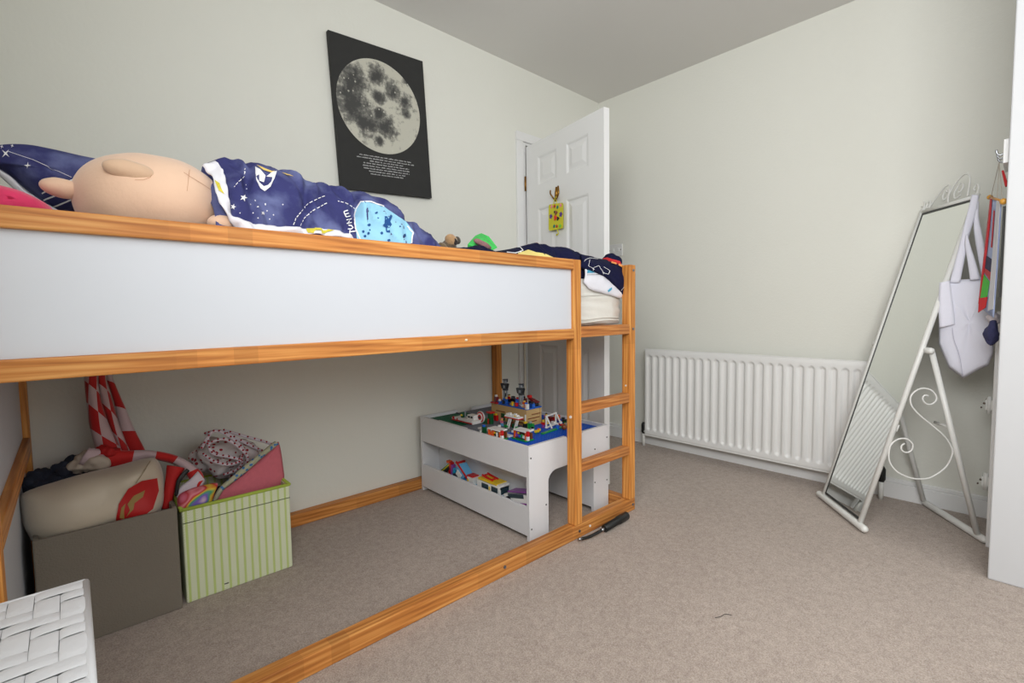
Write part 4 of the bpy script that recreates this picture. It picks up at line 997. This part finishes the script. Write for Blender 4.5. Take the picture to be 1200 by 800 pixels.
# cloth contents
SAT = mat('cream_satin', (196,184,164), .5, .08, 6, .2, 14, sheen=.3)
cu = thing('cream_cushion', 'cream satin cushion with red and gold print on top of the taupe box', 'cushion', P(110,600,1,1.96))
cb = part('cushion_body', pad([(24,585),(30,576),(60,566),(95,556),(140,546),(168,538),(182,537),(190,550),(193,572),(191,592),(180,606),(140,614),(90,628),(45,636),(34,628),(26,610)], 1.96, .085), SAT, cu, True)
bvc = bvh_of(cb); bm = NB()
poly_px(bm, bvc, [(136,606),(139,590),(150,572),(165,563),(183,560),(185,575),(178,596),(165,606),(136,612)], 4, .004)
part('red_print', bm, mat('satin_red',(178,20,22),.5,.1,20), cb, True)
bm = NB(); poly_px(bm, bvc, [(149,590),(156,580),(168,574),(166,582),(157,589),(156,596),(148,604),(152,597)], 3, .0065)
poly_px(bm, bvc, [(140,605),(142,594),(147,589),(145,598),(146,606)], 3, .0065)
part('gold_print', bm, mat('satin_gold',(150,122,66),.5), cb, True)
bm = NB(); stroke_px(bm, bvc, [(158,566),(168,552),(176,541)], 1, .004); part('seam', bm, mat('satin_seam',(150,136,112),.6), cu, True)

def checker(name, c1, c2, su, sv, ang=0, third=None):
    m = bpy.data.materials.new(name); m.use_nodes = True; N, L, b = nodes(m); b.inputs['Roughness'].default_value = .75; b.inputs['Sheen Weight'].default_value = .2
    tc = N.new('ShaderNodeTexCoord'); mp = N.new('ShaderNodeMapping'); mp.inputs['Scale'].default_value = (su,sv,1); mp.inputs['Rotation'].default_value = (0,0,ang)
    L.new(tc.outputs['UV'], mp.inputs['Vector']); ck = N.new('ShaderNodeTexChecker'); ck.inputs['Scale'].default_value = 1
    ck.inputs[1].default_value = lin(c1); ck.inputs[2].default_value = lin(c2); L.new(mp.outputs[0], ck.inputs[0]); L.new(ck.outputs[0], b.inputs['Base Color']); return m
RW = checker('red_white_check', (190,18,18), (206,178,180), 4.2, 2.0, .35); RW2 = checker('red_white_bands', (190,18,18), (206,182,186), 4.0, .9)
RW3 = checker('red_white_bands_wide', (196,22,20), (200,176,180), 6.0, .9)
def R2(pairs, y): return [P(a,b_,1,y) for a, b_ in pairs]
ck = thing('checked_flag', 'red and white chequered cloth hanging down from behind the bed', 'cloth', P(130,525,1,2.12))
def strip(name, A, Bp, y, m, par, **k):
    yy = y if isinstance(y, list) else [y]*len(A)
    o = part(name, ribbon([P(a,b_,1,q) for (a,b_), q in zip(A,yy)], [P(a,b_,1,q) for (a,b_), q in zip(Bp,yy)], **k), m, par, True); solid(o, .005, 0); return o
strip('fold', [(99,420),(100,445),(102,470),(106,500),(113,528)], [(112,420),(114,445),(118,470),(128,500),(142,528)], 2.13, RW, ck, bulge=.018)
strip('fold', [(110,420),(112,445),(117,468),(128,500),(140,530)], [(122,420),(124,445),(131,470),(140,500),(152,530)], 2.15, RW, ck, bulge=.022)
strip('fold', [(121,425),(126,445),(135,475),(141,505),(145,528)], [(126,425),(134,450),(147,480),(158,505),(170,528)], 2.17, RW2, ck, bulge=.01)
cl = thing('chequered_scarf', 'red and white banded scarf draped across the taupe box', 'scarf', P(170,560,1,2.0))
strip('band', [(92,543),(115,548),(145,546),(170,537),(192,540),(207,545),(220,557),(228,575)], [(104,525),(125,527),(150,528),(172,528),(195,531),(215,538),(234,551),(239,561)], [2.05,2.05,2.05,2.04,2.02,2.0,1.97,1.95], RW3, cl, bulge=.012)
strip('tail', [(232,552),(222,562),(212,570),(206,580)], [(240,563),(232,577),(222,584),(208,584)], 1.95, mat('scarf_white',(206,196,204),.8,.05), cl, bulge=.008)
strip('tail', [(196,545),(194,562),(192,580),(190,596)], [(216,548),(208,562),(203,580),(199,596)], 1.955, mat('scarf_red',(176,18,18),.7,.12,20), cl, bulge=.010)
strip('hem', [(219,549),(212,556),(207,564),(205,580)], [(222,551),(215,559),(210,567),(208,582)], 1.945, BLACK, cl, bulge=.002)
tf = thing('pale_cloth', 'crumpled pale beige cloth bunched behind the cream cushion', 'cloth', P(105,556,1,2.08))
part('cloth', blob(P(108,541,1,2.08), .055, .05, .035, amp=.025, freq=22, seg=48, rings=30, seed=9), mat('pale_beige_cloth',(196,182,166),.9,.08,30), tf, True)
part('cloth_fringe', blob(P(122,530,1,2.06), .035, .03, .012, amp=.02, freq=40, seg=40, rings=24, seed=5), mat('scarf_red',(176,18,18),.7), tf, True)
dk = thing('dark_cloth', 'dark blue tulle cloth stuffed at the back of the taupe box', 'cloth', P(75,560,1,2.10))
part('cloth', blob(P(78,550,1,2.10), .045, .05, .032, amp=.03, freq=25, seg=40, rings=24, seed=12), mat('dark_tulle',(36,42,58),.9,.3,30), dk, True)
part('cloth', blob(P(48,562,1,2.08), .045, .05, .028, amp=.03, freq=25, seg=40, rings=24, seed=14), mat('dark_tulle',(36,42,58),.9,.3,30), dk, True)
fl = thing('box_filling', 'dark folded clothes filling the taupe box beneath the cushion', 'cloth', (.06,2.03,.03))
part('cloth', rounded_slab(-.09,.205,1.885,2.18,.012,.30,.04,.01,14,3), mat('dark_filling',(50,46,44),.95,.2), fl, True)
fl = thing('box_filling', 'dark navy clothes filling the lime green box beneath the blanket', 'cloth', (.40,2.05,.03))
part('cloth', rounded_slab(.25,.555,1.90,2.19,.012,.285,.04,.01,14,5), mat('navy_filling',(26,28,40),.95,.2), fl, True)

# patterned quilt roll
def spotty(name, base, spot, scale, thr, ring=None):
    m = bpy.data.materials.new(name); m.use_nodes = True; N, L, b = nodes(m); b.inputs['Roughness'].default_value = .9
    tc = N.new('ShaderNodeTexCoord'); vo = N.new('ShaderNodeTexVoronoi'); vo.inputs['Scale'].default_value = scale; L.new(tc.outputs['Object'], vo.inputs['Vector'])
    lt = N.new('ShaderNodeMath'); lt.operation = 'LESS_THAN'; lt.inputs[1].default_value = thr; L.new(vo.outputs['Distance'], lt.inputs[0])
    mx = N.new('ShaderNodeMix'); mx.data_type = 'RGBA'; mx.inputs[6].default_value = lin(base); mx.inputs[7].default_value = lin(spot)
    L.new(lt.outputs[0], mx.inputs[0])
    n = N.new('ShaderNodeTexNoise'); n.inputs['Scale'].default_value = 30; L.new(tc.outputs['Object'], n.inputs['Vector'])
    m2 = N.new('ShaderNodeMix'); m2.data_type='RGBA'; m2.blend_type='MULTIPLY'; m2.inputs[0].default_value = .35; L.new(mx.outputs[2], m2.inputs[6]); L.new(n.outputs['Fac'], m2.inputs[7]); L.new(m2.outputs[2], b.inputs['Base Color'])
    return m
QM = spotty('quilt_sprig', (222,214,214), (168,44,56), 55, .32); BEAD = mat('quilt_edge_red', (150,22,36), .8)
ql = thing('patterned_quilt', 'rolled white quilt with red sprigs and beaded red hem in green box', 'quilt', P(265,560,1,2.08))
part('quilt_body', blob(P(268,536,1,2.10), .125, .075, .068, rot=Matrix.Rotation(.36,3,'Y'), amp=.026, freq=16, seg=64, rings=40, seed=1), QM, ql, True)
for k, (pp, yq) in enumerate((([(243,512),(248,530),(268,535),(283,540),(278,550),(262,556)],2.0),([(236,525),(250,505),(270,512),(286,528),(289,545),(272,562)],2.0),([(240,508),(258,505),(282,516),(302,526),(312,530)],2.03),([(243,520),(262,514),(280,524),(290,536),(286,552)],1.99),([(238,532),(250,540),(266,544),(280,541),(284,533)],1.99),([(262,504),(290,512),(312,518),(326,524)],2.06))):
    pts = catmull([P(a,b_,1,yq-.02*math.sin(i)) for i, (a,b_) in enumerate(pp)], 6)
    part('rolled_hem', T(pts, .0055, 8), mat('quilt_hem',(206,196,204),.9,.1,60), ql, True)
    bm = NB()
    for i, q in enumerate(pts):
        if i % 2 == 0: merge(bm, blob(q+Vector((0,-.006,.003)), .0034,.0034,.0034, seg=8, rings=6))
    o = part('bead_trim', bm, BEAD, ql, True); o['kind'] = 'stuff'
pf = thing('pink_fabric', 'folded pink textured fabric with floral edge in the green box', 'cloth', P(290,575,1,1.97))
PKM = mat('pink_weave', (206,108,120), .9, .1, 60, .3, 250)
o = part('cloth', pad([(248,588),(254,576),(268,566),(285,552),(305,535),(323,520),(327,519),(331,540),(332,570),(310,580),(280,590),(250,596)], 1.97, .030), PKM, pf, True)
FLO = spotty('floral_hem', (190,190,160), (70,130,190), 70, .35)
strip('floral_hem', [(248,588),(256,573),(270,560),(286,546),(305,531),(322,517)], [(255,584),(262,573),(275,563),(290,551),(308,535),(326,520)], 1.945, FLO, pf, bulge=.006)
rb = thing('rainbow_cloth', 'folded rainbow coloured cloth at the front of the green box', 'cloth', P(225,590,1,1.93))
def rainbow():
    m = bpy.data.materials.new('rainbow_print'); m.use_nodes = True; N, L, b = nodes(m); b.inputs['Roughness'].default_value = .8
    tc = N.new('ShaderNodeTexCoord'); w_ = N.new('ShaderNodeTexNoise'); w_.inputs['Scale'].default_value = 14; w_.inputs['Detail'].default_value = 1; L.new(tc.outputs['Object'], w_.inputs['Vector'])
    r = N.new('ShaderNodeValToRGB'); r.color_ramp.interpolation = 'LINEAR'; e = r.color_ramp.elements
    for p_, c in ((.30,(216,120,150)),(.40,(190,60,70)),(.46,(226,140,150)),(.52,(200,30,40)),(.56,(220,190,60)),(.60,(70,160,110)),(.66,(120,90,190)),(.74,(220,190,205))):
        x = e.new(p_); x.color = lin(c)
    e[0].color = lin((216,150,160)); L.new(w_.outputs['Fac'], r.inputs[0]); L.new(r.outputs[0], b.inputs['Base Color']); return m
part('cloth', pad([(208,583),(220,574),(240,568),(255,566),(252,576),(247,590),(235,600),(212,604)], 1.925, .028), rainbow(), rb, True)

# ------------------------------------------------------------------ woven white box in the near corner
wb = thing('woven_box', 'white woven storage ottoman in the near left corner', 'ottoman', (-.09,.86,0))
WVM = mat('white_woven_strip', (228,230,234), .55, .04, 12, .1, 60)
BX0, BX1, BY0, BY1, BZ = -.186, -.004, .60, 1.112, .50
part('box_body', B(BX0+.004,BX1-.004,BY0+.004,BY1-.004,0,BZ-.004,bev=.01), mat('woven_base',(196,198,200),.8,.04), wb)
def padstrip(lx, ly, h=.0013):
    bm = bmesh.new(); n = 6; rows = []
    for i in range(n+1):
        t = i/n; x = (t-.5)*lx; z = h*math.sin(PI*t)**.5 if 0 < t < 1 else -.001
        rows.append([Vector((x,(-.5)*ly*.97,z-.001)),Vector((x,-.38*ly,z)),Vector((x,.38*ly,z)),Vector((x,.5*ly*.97,z-.001))])
    bm.free(); return surface(rows)
cell = .0305; stx = bpy.data.meshes.new('woven_strip'); t = padstrip(cell*2, cell); t.to_mesh(stx); t.free(); stx.materials.append(WVM)
for p_ in stx.polygons: p_.use_smooth = True
nX, nY = 6, 17
for i in range(-1, nX):
    for j in range(-1, nY):
        m4 = (i+j) % 4
        def put(cx_, cy_, r):
            o = bpy.data.objects.new('woven_strip', stx); COL.objects.link(o); o.parent = wb; o.location = Vector((cx_,cy_,BZ+.001))-wloc(wb); o.rotation_euler.z = r; return o
        if m4 == 0:
            cx_ = BX1-(i+1)*cell; cy_ = BY1-(j+.5)*cell
            if BX0 < cx_-cell*.99 and cx_+cell <= BX1+.001 and cy_ < BY1 and cy_ > BY0: put(cx_, cy_, 0)
            elif cx_ <= BX1+.001 and cy_ < BY1 and cy_ > BY0 and BX0 < cx_+cell:
                lo, hi = max(cx_-cell,BX0), min(cx_+cell,BX1); o = put((lo+hi)/2, cy_, 0); o.scale.x = (hi-lo)/(2*cell)
        if m4 == 2:
            cx_ = BX1-(i+.5)*cell; cy_ = BY1-(j+1)*cell
            if BX0 < cx_ < BX1:
                lo, hi = max(cy_-cell,BY0), min(cy_+cell,BY1)
                if hi-lo > .01: o = put(cx_, (lo+hi)/2, PI/2); o.scale.x = (hi-lo)/(2*cell)
bm = NB()
for j in range(16):
    for k in range(15):
        if (j+k) % 2: continue
        t = padstrip(cell*1.9, cell); merge(bm, t, Matrix.Translation((BX1-.003,BY1-(j+.6)*cell,BZ-.02-(k+.5)*cell)) @ Matrix.Rotation(PI/2,4,'Z') @ Matrix.Rotation(PI/2,4,'X') @ Matrix.Rotation(PI,4,'Z'))
bmesh.ops.delete(bm, geom=[v for v in bm.verts if v.co.y > BY1+.0 or v.co.y < BY0 or v.co.z < .01], context='VERTS')
o = part('side_weave', bm, WVM, wb, True); o['kind'] = 'stuff'
part('rim', T([(BX1,BY0,BZ-.004),(BX1,BY1,BZ-.004)], .006, 8), WVM, wb, True); part('rim', T([(BX0,BY1,BZ-.004),(BX1,BY1,BZ-.004)], .006, 8), WVM, wb, True)

# ------------------------------------------------------------------ pump on the carpet
pu = thing('hand_pump', 'black hand pump with thin hose lying beside the ladder foot', 'pump', (1.70,1.245,0))
a, b_ = Vector((1.628,1.226,.019)), Vector((1.815,1.236,.019)); d = (b_-a)
part('barrel', T([a,a+d*.02,a+d*.55,a+d*.58,a+d*.62,a+d*.95,a+d*1.0], [.010,.016,.016,.0185,.0185,.018,.010], 16), BLACK, pu, True)
part('collar', T([a-d.normalized()*.02,a], .007, 12), STEEL, pu, True)
part('hose', T(catmull([a-d.normalized()*.02,(1.57,1.232,.012),(1.53,1.238,.010),(1.50,1.245,.012)],5), .0065, 8), BLACK, pu, True)
part('nozzle', T([(1.50,1.245,.012),(1.483,1.247,.014)], .006, 10), STEEL, pu, True)
# small dark fluff thread on the carpet
q = P(845,722,2,.002); o = part('thread', T(catmull([q+Vector((-.02,.01,0)),q,q+Vector((.02,-.004,0)),q+Vector((.03,-.02,0))],4), .0008, 5), DARK, None); tag(o, 'tiny dark thread lying on the open carpet', 'thread')

# ------------------------------------------------------------------ leaning mirror on its easel stand
BL, BR = Vector((2.671,.677,.02)), Vector((2.428,.479,.02)); bdir = (BL-BR).normalized()
n2 = Vector((.672,-.741,0)); tt = math.radians(16.5); up = (n2*math.sin(tt)+Vector((0,0,math.cos(tt)))).normalized()
mn = bdir.cross(up).normalized()
if mn.dot(-n2) < 0: mn = -mn           # towards the viewer side
MLn = 1.43; MWd = (BL-BR).length
mir = thing('floor_mirror', 'tall white metal framed floor mirror leaning on easel legs', 'mirror', ((BL+BR)/2+n2*.2)*1)
mir.location.z = 0
FL, FR = P(957,585,2,.016), P(1015,628,2,.016)
part('foot_bar', rod(BR-bdir*.036, BL+bdir*.038, .0155), METALW, mir, True)
for q in (BL, BR): part('upright', T([q, q+up*(MLn+.012)], .0105, 12), METALW, mir, True)
part('top_bar', T([BL+up*MLn, BR+up*MLn], .009, 12), METALW, mir, True)
# glass and its dark edge
def mpt(u, v, o=0): return BR+bdir*(u*MWd)+up*v+mn*o
def mbox(u0, u1, v0, v1, o0, o1):
    bm = bmesh.new(); vs = [bm.verts.new(mpt(u,v,o)) for o in (o0,o1) for u, v in ((u0,v0),(u1,v0),(u1,v1),(u0,v1))]
    for f in ((0,1,2,3),(7,6,5,4),(0,4,5,1),(1,5,6,2),(2,6,7,3),(3,7,4,0)): bm.faces.new([vs[i] for i in f])
    bmesh.ops.recalc_face_normals(bm, faces=bm.faces); return bm
MIR = mat('mirror_silver', (235,238,236), .02, .0, 1, metal=1)
part('mirror_glass', mbox(.035,.95,.025,MLn-.012,-.001,.004), MIR, mir)
part('mirror_back', mbox(.04,.96,.02,MLn-.008,-.006,-.002), METALW, mir)
for a in ((.945,.965,.022,MLn-.01),(.05,.95,.020,.030),(.05,.95,MLn-.018,MLn-.008)): part('glass_edge', mbox(a[0],a[1],a[2],a[3],-.001,.0055), mat('mirror_edge',(48,50,48),.4), mir)
# scrolled crest
WIRE = METALW
def crest(pts): return T(catmull([mpt(u,MLn+v) for u, v in pts], 5), .0033, 6)
c1 = [(.97,.01),(.955,.035),(.92,.05),(.885,.035),(.90,.015),(.935,.02),(.93,.035)]
c2 = [(.88,.01),(.80,.05),(.70,.09),(.60,.095),(.55,.06),(.60,.03),(.66,.05),(.64,.075),(.60,.065)]
c3 = [(.50,.01),(.54,.05),(.47,.10),(.36,.125),(.24,.10),(.19,.05),(.16,.015)]
c4_ = [(.30,.03),(.38,.02),(.44,.05),(.38,.085),(.31,.07),(.33,.045),(.37,.05)]
c5 = [(.03,.01),(.045,.035),(.08,.05),(.115,.035),(.10,.015),(.065,.02),(.07,.035)]
for c in (c1,c2,c3,c4_): part('scroll', crest(c), WIRE, mir, True)
for q in (BL,BR): part('finial', T(catmull([q+up*(MLn+.01),q+up*(MLn+.04)+bdir*.004,q+up*(MLn+.055)+bdir*.018,q+up*(MLn+.04)+bdir*.028,q+up*(MLn+.03)+bdir*.018],5), .0033, 6), WIRE, mir, True)
# joints and rear legs
J = {}
for nm, q, s in (('R',BR,-1),('L',BL,1)):
    j = q+up*.787; J[nm] = j-mn*.0+bdir*(-.0)
    part('joint_knob', rod(j-mn*.012+bdir*s*.004, j-mn*.012+bdir*s*.034, .0135), METALW, mir, True)
RL, RR = P(1086,590,2,.016), P(1153,632,2,.016)
rdir = (RL-RR).normalized()
part('rear_bar', rod(RR, RL+rdir*.01, .0145), METALW, mir, True)
legR = (J['R']-mn*.024-bdir*.022, P(1145,625,2,.03)); legL = (J['L']-mn*.024, P(1082,586,2,.03))
for a, b_ in (legR, legL): part('rear_leg', T([a, b_], .0105, 12), METALW, mir, True)
a = BL+up*.40; part('side_stay', T([legR[0].lerp(legR[1],.42), legR[0].lerp(legR[1],.42)+bdir*.09], .006, 8), METALW, mir, True)
# side scroll in the plane of upright and rear leg
pn = (legR[1]-legR[0]).cross(BR-legR[0]).normalized()
def sidept(x, y):
    X, Y = x/3.48+1030, y/3.48+420; C, d = ray(X, Y); t = (legR[0]-C).dot(pn)/d.dot(pn); return C+d*t
S = [(200,185),(183,170),(185,152),(206,146),(230,158),(232,175),(215,187),(195,184),(180,170),(184,150)]
S = [(202,152),(185,150),(178,165),(190,183),(212,187),(232,172),(232,150),(210,127),(172,122),(140,140),(128,165),(135,195),(165,230),(220,275),(270,320),(297,365),(298,395),(275,440),(230,475),(190,490),(130,487),(75,462),(45,425),(40,385),(50,350),(80,328),(115,328),(138,350),(132,375),(110,383),(92,372),(92,355),(105,346)]
part('side_scroll', T(catmull([sidept(*q) for q in S], 3), .0036, 6), WIRE, mir, True)
for s_, q in ((.36,BR),): part('weld_clip', T([q+up*.43-mn*.012, q+up*.46-mn*.012], .006, 6), METALW, mir, True)

# ------------------------------------------------------------------ white tote bag hanging from the mirror
tote = thing('tote_bag', 'plain white cotton tote bag hanging from the mirror corner', 'bag', P(1130,443,0,2.66))
TOTE = mat('white_cotton', (232,232,244), .9, .02, 12, .15, 40, sheen=.15)
def padx(outline, xd, thick):
    pts = [P(x,y,0,xd) for x, y in outline]; c = sum(pts, Vector())/len(pts); bm = bmesh.new(); m = len(pts)
    nrm = Vector((-1,0,0)); dense = []
    for i in range(m):
        for s in range(6): dense.append(pts[i].lerp(pts[(i+1)%m], s/6))
    m = len(dense); edge = [bm.verts.new(p) for p in dense]
    for sg in (-1,1):
        prev = edge
        for k in range(1,12):
            s_ = 1-k/12; h = thick*(1-s_**2)**.6
            r = [bm.verts.new(c+(p-c)*s_+nrm*sg*(h+.010*noise.noise(Vector((p.y*16,p.z*5,sg+k*.05))))) for p in dense]
            for i in range(m): bm.faces.new((prev[i],prev[(i+1)%m],r[(i+1)%m],r[i]))
            prev = r
        t = bm.verts.new(c+nrm*sg*thick)
        for i in range(m): bm.faces.new((prev[i],prev[(i+1)%m],t))
    bmesh.ops.recalc_face_normals(bm, faces=bm.faces); return bm
XB = 2.635
part('bag_body', padx([(1102,331),(1115,328),(1135,327),(1150,324),(1160,323),(1163,345),(1164,370),(1165,395),(1164,415),(1158,428),(1145,434),(1129,443),(1112,431),(1100,403),(1100,365)], XB, .022), TOTE, tote, True)
o = strip.__call__ if False else None
def stripx(name, A, Bp, x, m, par, th=.003, **k):
    xs = x if isinstance(x, list) else [x]*len(A)
    a = catmull([P(p_[0],p_[1],0,q) for p_, q in zip(A,xs)], 6); b_ = catmull([P(p_[0],p_[1],0,q) for p_, q in zip(Bp,xs)], 6)
    rows = []
    for p_, q in zip(a, b_):
        rows.append([p_.lerp(q, t/4)+Vector((-1,0,0))*k.get('bulge',.003)*math.sin(PI*t/4) for t in range(5)])
    o = part(name, surface(rows), m, par, True); solid(o, th, 0); return o
stripx('folded_side', [(1101,331),(1100,350),(1100,366),(1101,384)], [(1113,329),(1116,350),(1118,366),(1119,380)], XB-.026, TOTE, tote)
stripx('strap', [(1113,331),(1121,300),(1129,268),(1136,240),(1139,228)], [(1125,331),(1131,300),(1135,278),(1143,252),(1147,229)], [XB-.01,XB+.01,XB+.025,XB+.045,XB+.05], TOTE, tote)
stripx('strap', [(1137,328),(1134,306),(1131,288),(1132,276)], [(1149,327),(1143,306),(1136,284),(1134,274)], [XB-.02,XB-.004,XB+.006,XB+.016], TOTE, tote)
stripx('strap', [(1151,326),(1146,300),(1142,275),(1141,255),(1142,234)], [(1160,325),(1156,300),(1151,275),(1147,255),(1147,236)], [XB+.0,XB+.015,XB+.03,XB+.045,XB+.055], TOTE, tote)
part('bag_seam', T(catmull([P(x,y,0,XB-.030) for x, y in ((1116,384),(1118,398),(1123,412),(1126,425),(1128,441))],4), .0008, 5), mat('seam_lilac',(186,184,204),.9), tote)

# ------------------------------------------------------------------ things hanging from the cupboard side
rk = thing('hook_rail', 'small white hook plate on the side of the boxed-in cupboard', 'hook', (2.42,.09,1.45))
HZ = P(1175,187,0,2.42)
part('plate', B(2.335, 2.50, .0775, .092, HZ.z-.03, HZ.z+.05, bev=.002), WHITE, rk)
for x in (2.36, 2.42, 2.48):
    part('hook', T(catmull([(x,.090,HZ.z+.01),(x,.100,HZ.z+.004),(x,.108,HZ.z+.012),(x,.110,HZ.z+.024)],4), .0032, 8), STEEL, rk, True)
RED = mat('hanging_red', (190,30,36), .6, .1, 30)
bn = thing('fabric_banner', 'narrow red blue and green fabric banner hanging from a wooden rod', 'banner', (2.45,.11,.95))
ba, bb_ = P(1160,231,0,2.54), P(1176,236,0,2.325)
part('rod', T([ba, bb_], .0045, 8), mat('rod_wood',(196,140,70),.5,.1), bn, True)
part('knob', blob(ba, .009,.009,.009, seg=12, rings=8), mat('knob_wood',(206,150,60),.4), bn, True); part('knob', blob(bb_, .0105,.0105,.0105, seg=14, rings=10), mat('knob_wood',(206,150,60),.4), bn, True)
hp = P(1171,190,0,2.44)
for q in (ba.lerp(bb_,.08), ba.lerp(bb_,.55), ba.lerp(bb_,.92)): part('string', T([q, hp], .0012, 5), mat('string',(180,172,160),.9), bn)
part('tag', T([P(1175,200,0,2.38), P(1180,218,0,2.36)], [.003,.005], 6), RED, bn)
# cloth: vertical sheet following the rod, in coloured vertical bands and blocks
def bpt(u, v):
    q = ba.lerp(bb_, .12+.74*u); return Vector((q.x, q.y+.12*v*v*(1-.75*u), q.z-v))
def bpatch(name, pts, m, off=0):
    bm = bmesh.new(); n = len(pts)
    vs = [bm.verts.new(bpt(u,v)+Vector((-.3,1,0)).normalized()*off) for u, v in pts]; bm.faces.new(vs)
    o = part(name, bm, m, bn); solid(o, .0015, 0); return o
LB = mat('banner_blue',(176,190,226),.85,.1,40,.2,60); WH = mat('banner_white',(222,222,228),.85,.04)
rows = [[bpt(u/8, .40*v/14) for v in range(15)] for u in range(9)]
o = part('cloth', surface(rows), LB, bn, True); solid(o, .002, 0)
bpatch('red_edge', [(0,0),(.17,0),(.13,.1),(.08,.2),(.07,.39),(0,.39)], RED, .003)
bpatch('white_panel', [(.68,.0),(1,0),(1,.37),(.68,.39)], WH, .003)
bpatch('red_lettering', [(.42,.04),(.5,.04),(.5,.17),(.42,.17)], RED, .003)
bpatch('dark_block', [(.1,.21),(.62,.21),(.62,.255),(.1,.255)], mat('banner_navy',(50,48,80),.85), .003)
bpatch('red_block', [(.1,.255),(.62,.255),(.62,.285),(.1,.27)], RED, .0035)
bpatch('green_block', [(.08,.28),(.55,.29),(.5,.345),(.06,.385)], mat('banner_green',(86,200,70),.85), .003)
bpatch('red_tip', [(0,.37),(.55,.345),(.5,.385),(.1,.42)], mat('banner_bright_red',(230,30,36),.8), .0035)
bd_ = thing('narrow_board', 'white board with dark edge hanging against the cupboard side', 'board', (2.33,.081,.95))
part('board', B(2.31, 2.345, .0780, .0835, .98, 1.285, bev=.001), WH, bd_)
part('dark_edge', B(2.305, 2.310, .0780, .0850, .98, 1.285), DARK, bd_)
nv = thing('patterned_pouch', 'dark blue and white drawstring pouch hanging beneath the banner', 'pouch', (2.66,.11,.83))
c = P(1162,384,0,2.66)
part('pouch_body', blob(P(1163,388,0,2.44), .03, .017, .050, amp=.012, freq=24, seed=6), mat('pouch_blue',(56,58,96),.8,.5,60,.3,60), nv, True)
part('pouch_top', blob(P(1166,372,0,2.44), .028, .017, .022, amp=.012, freq=30, seed=8), mat('pouch_white',(200,192,196),.7,.3,60), nv, True)
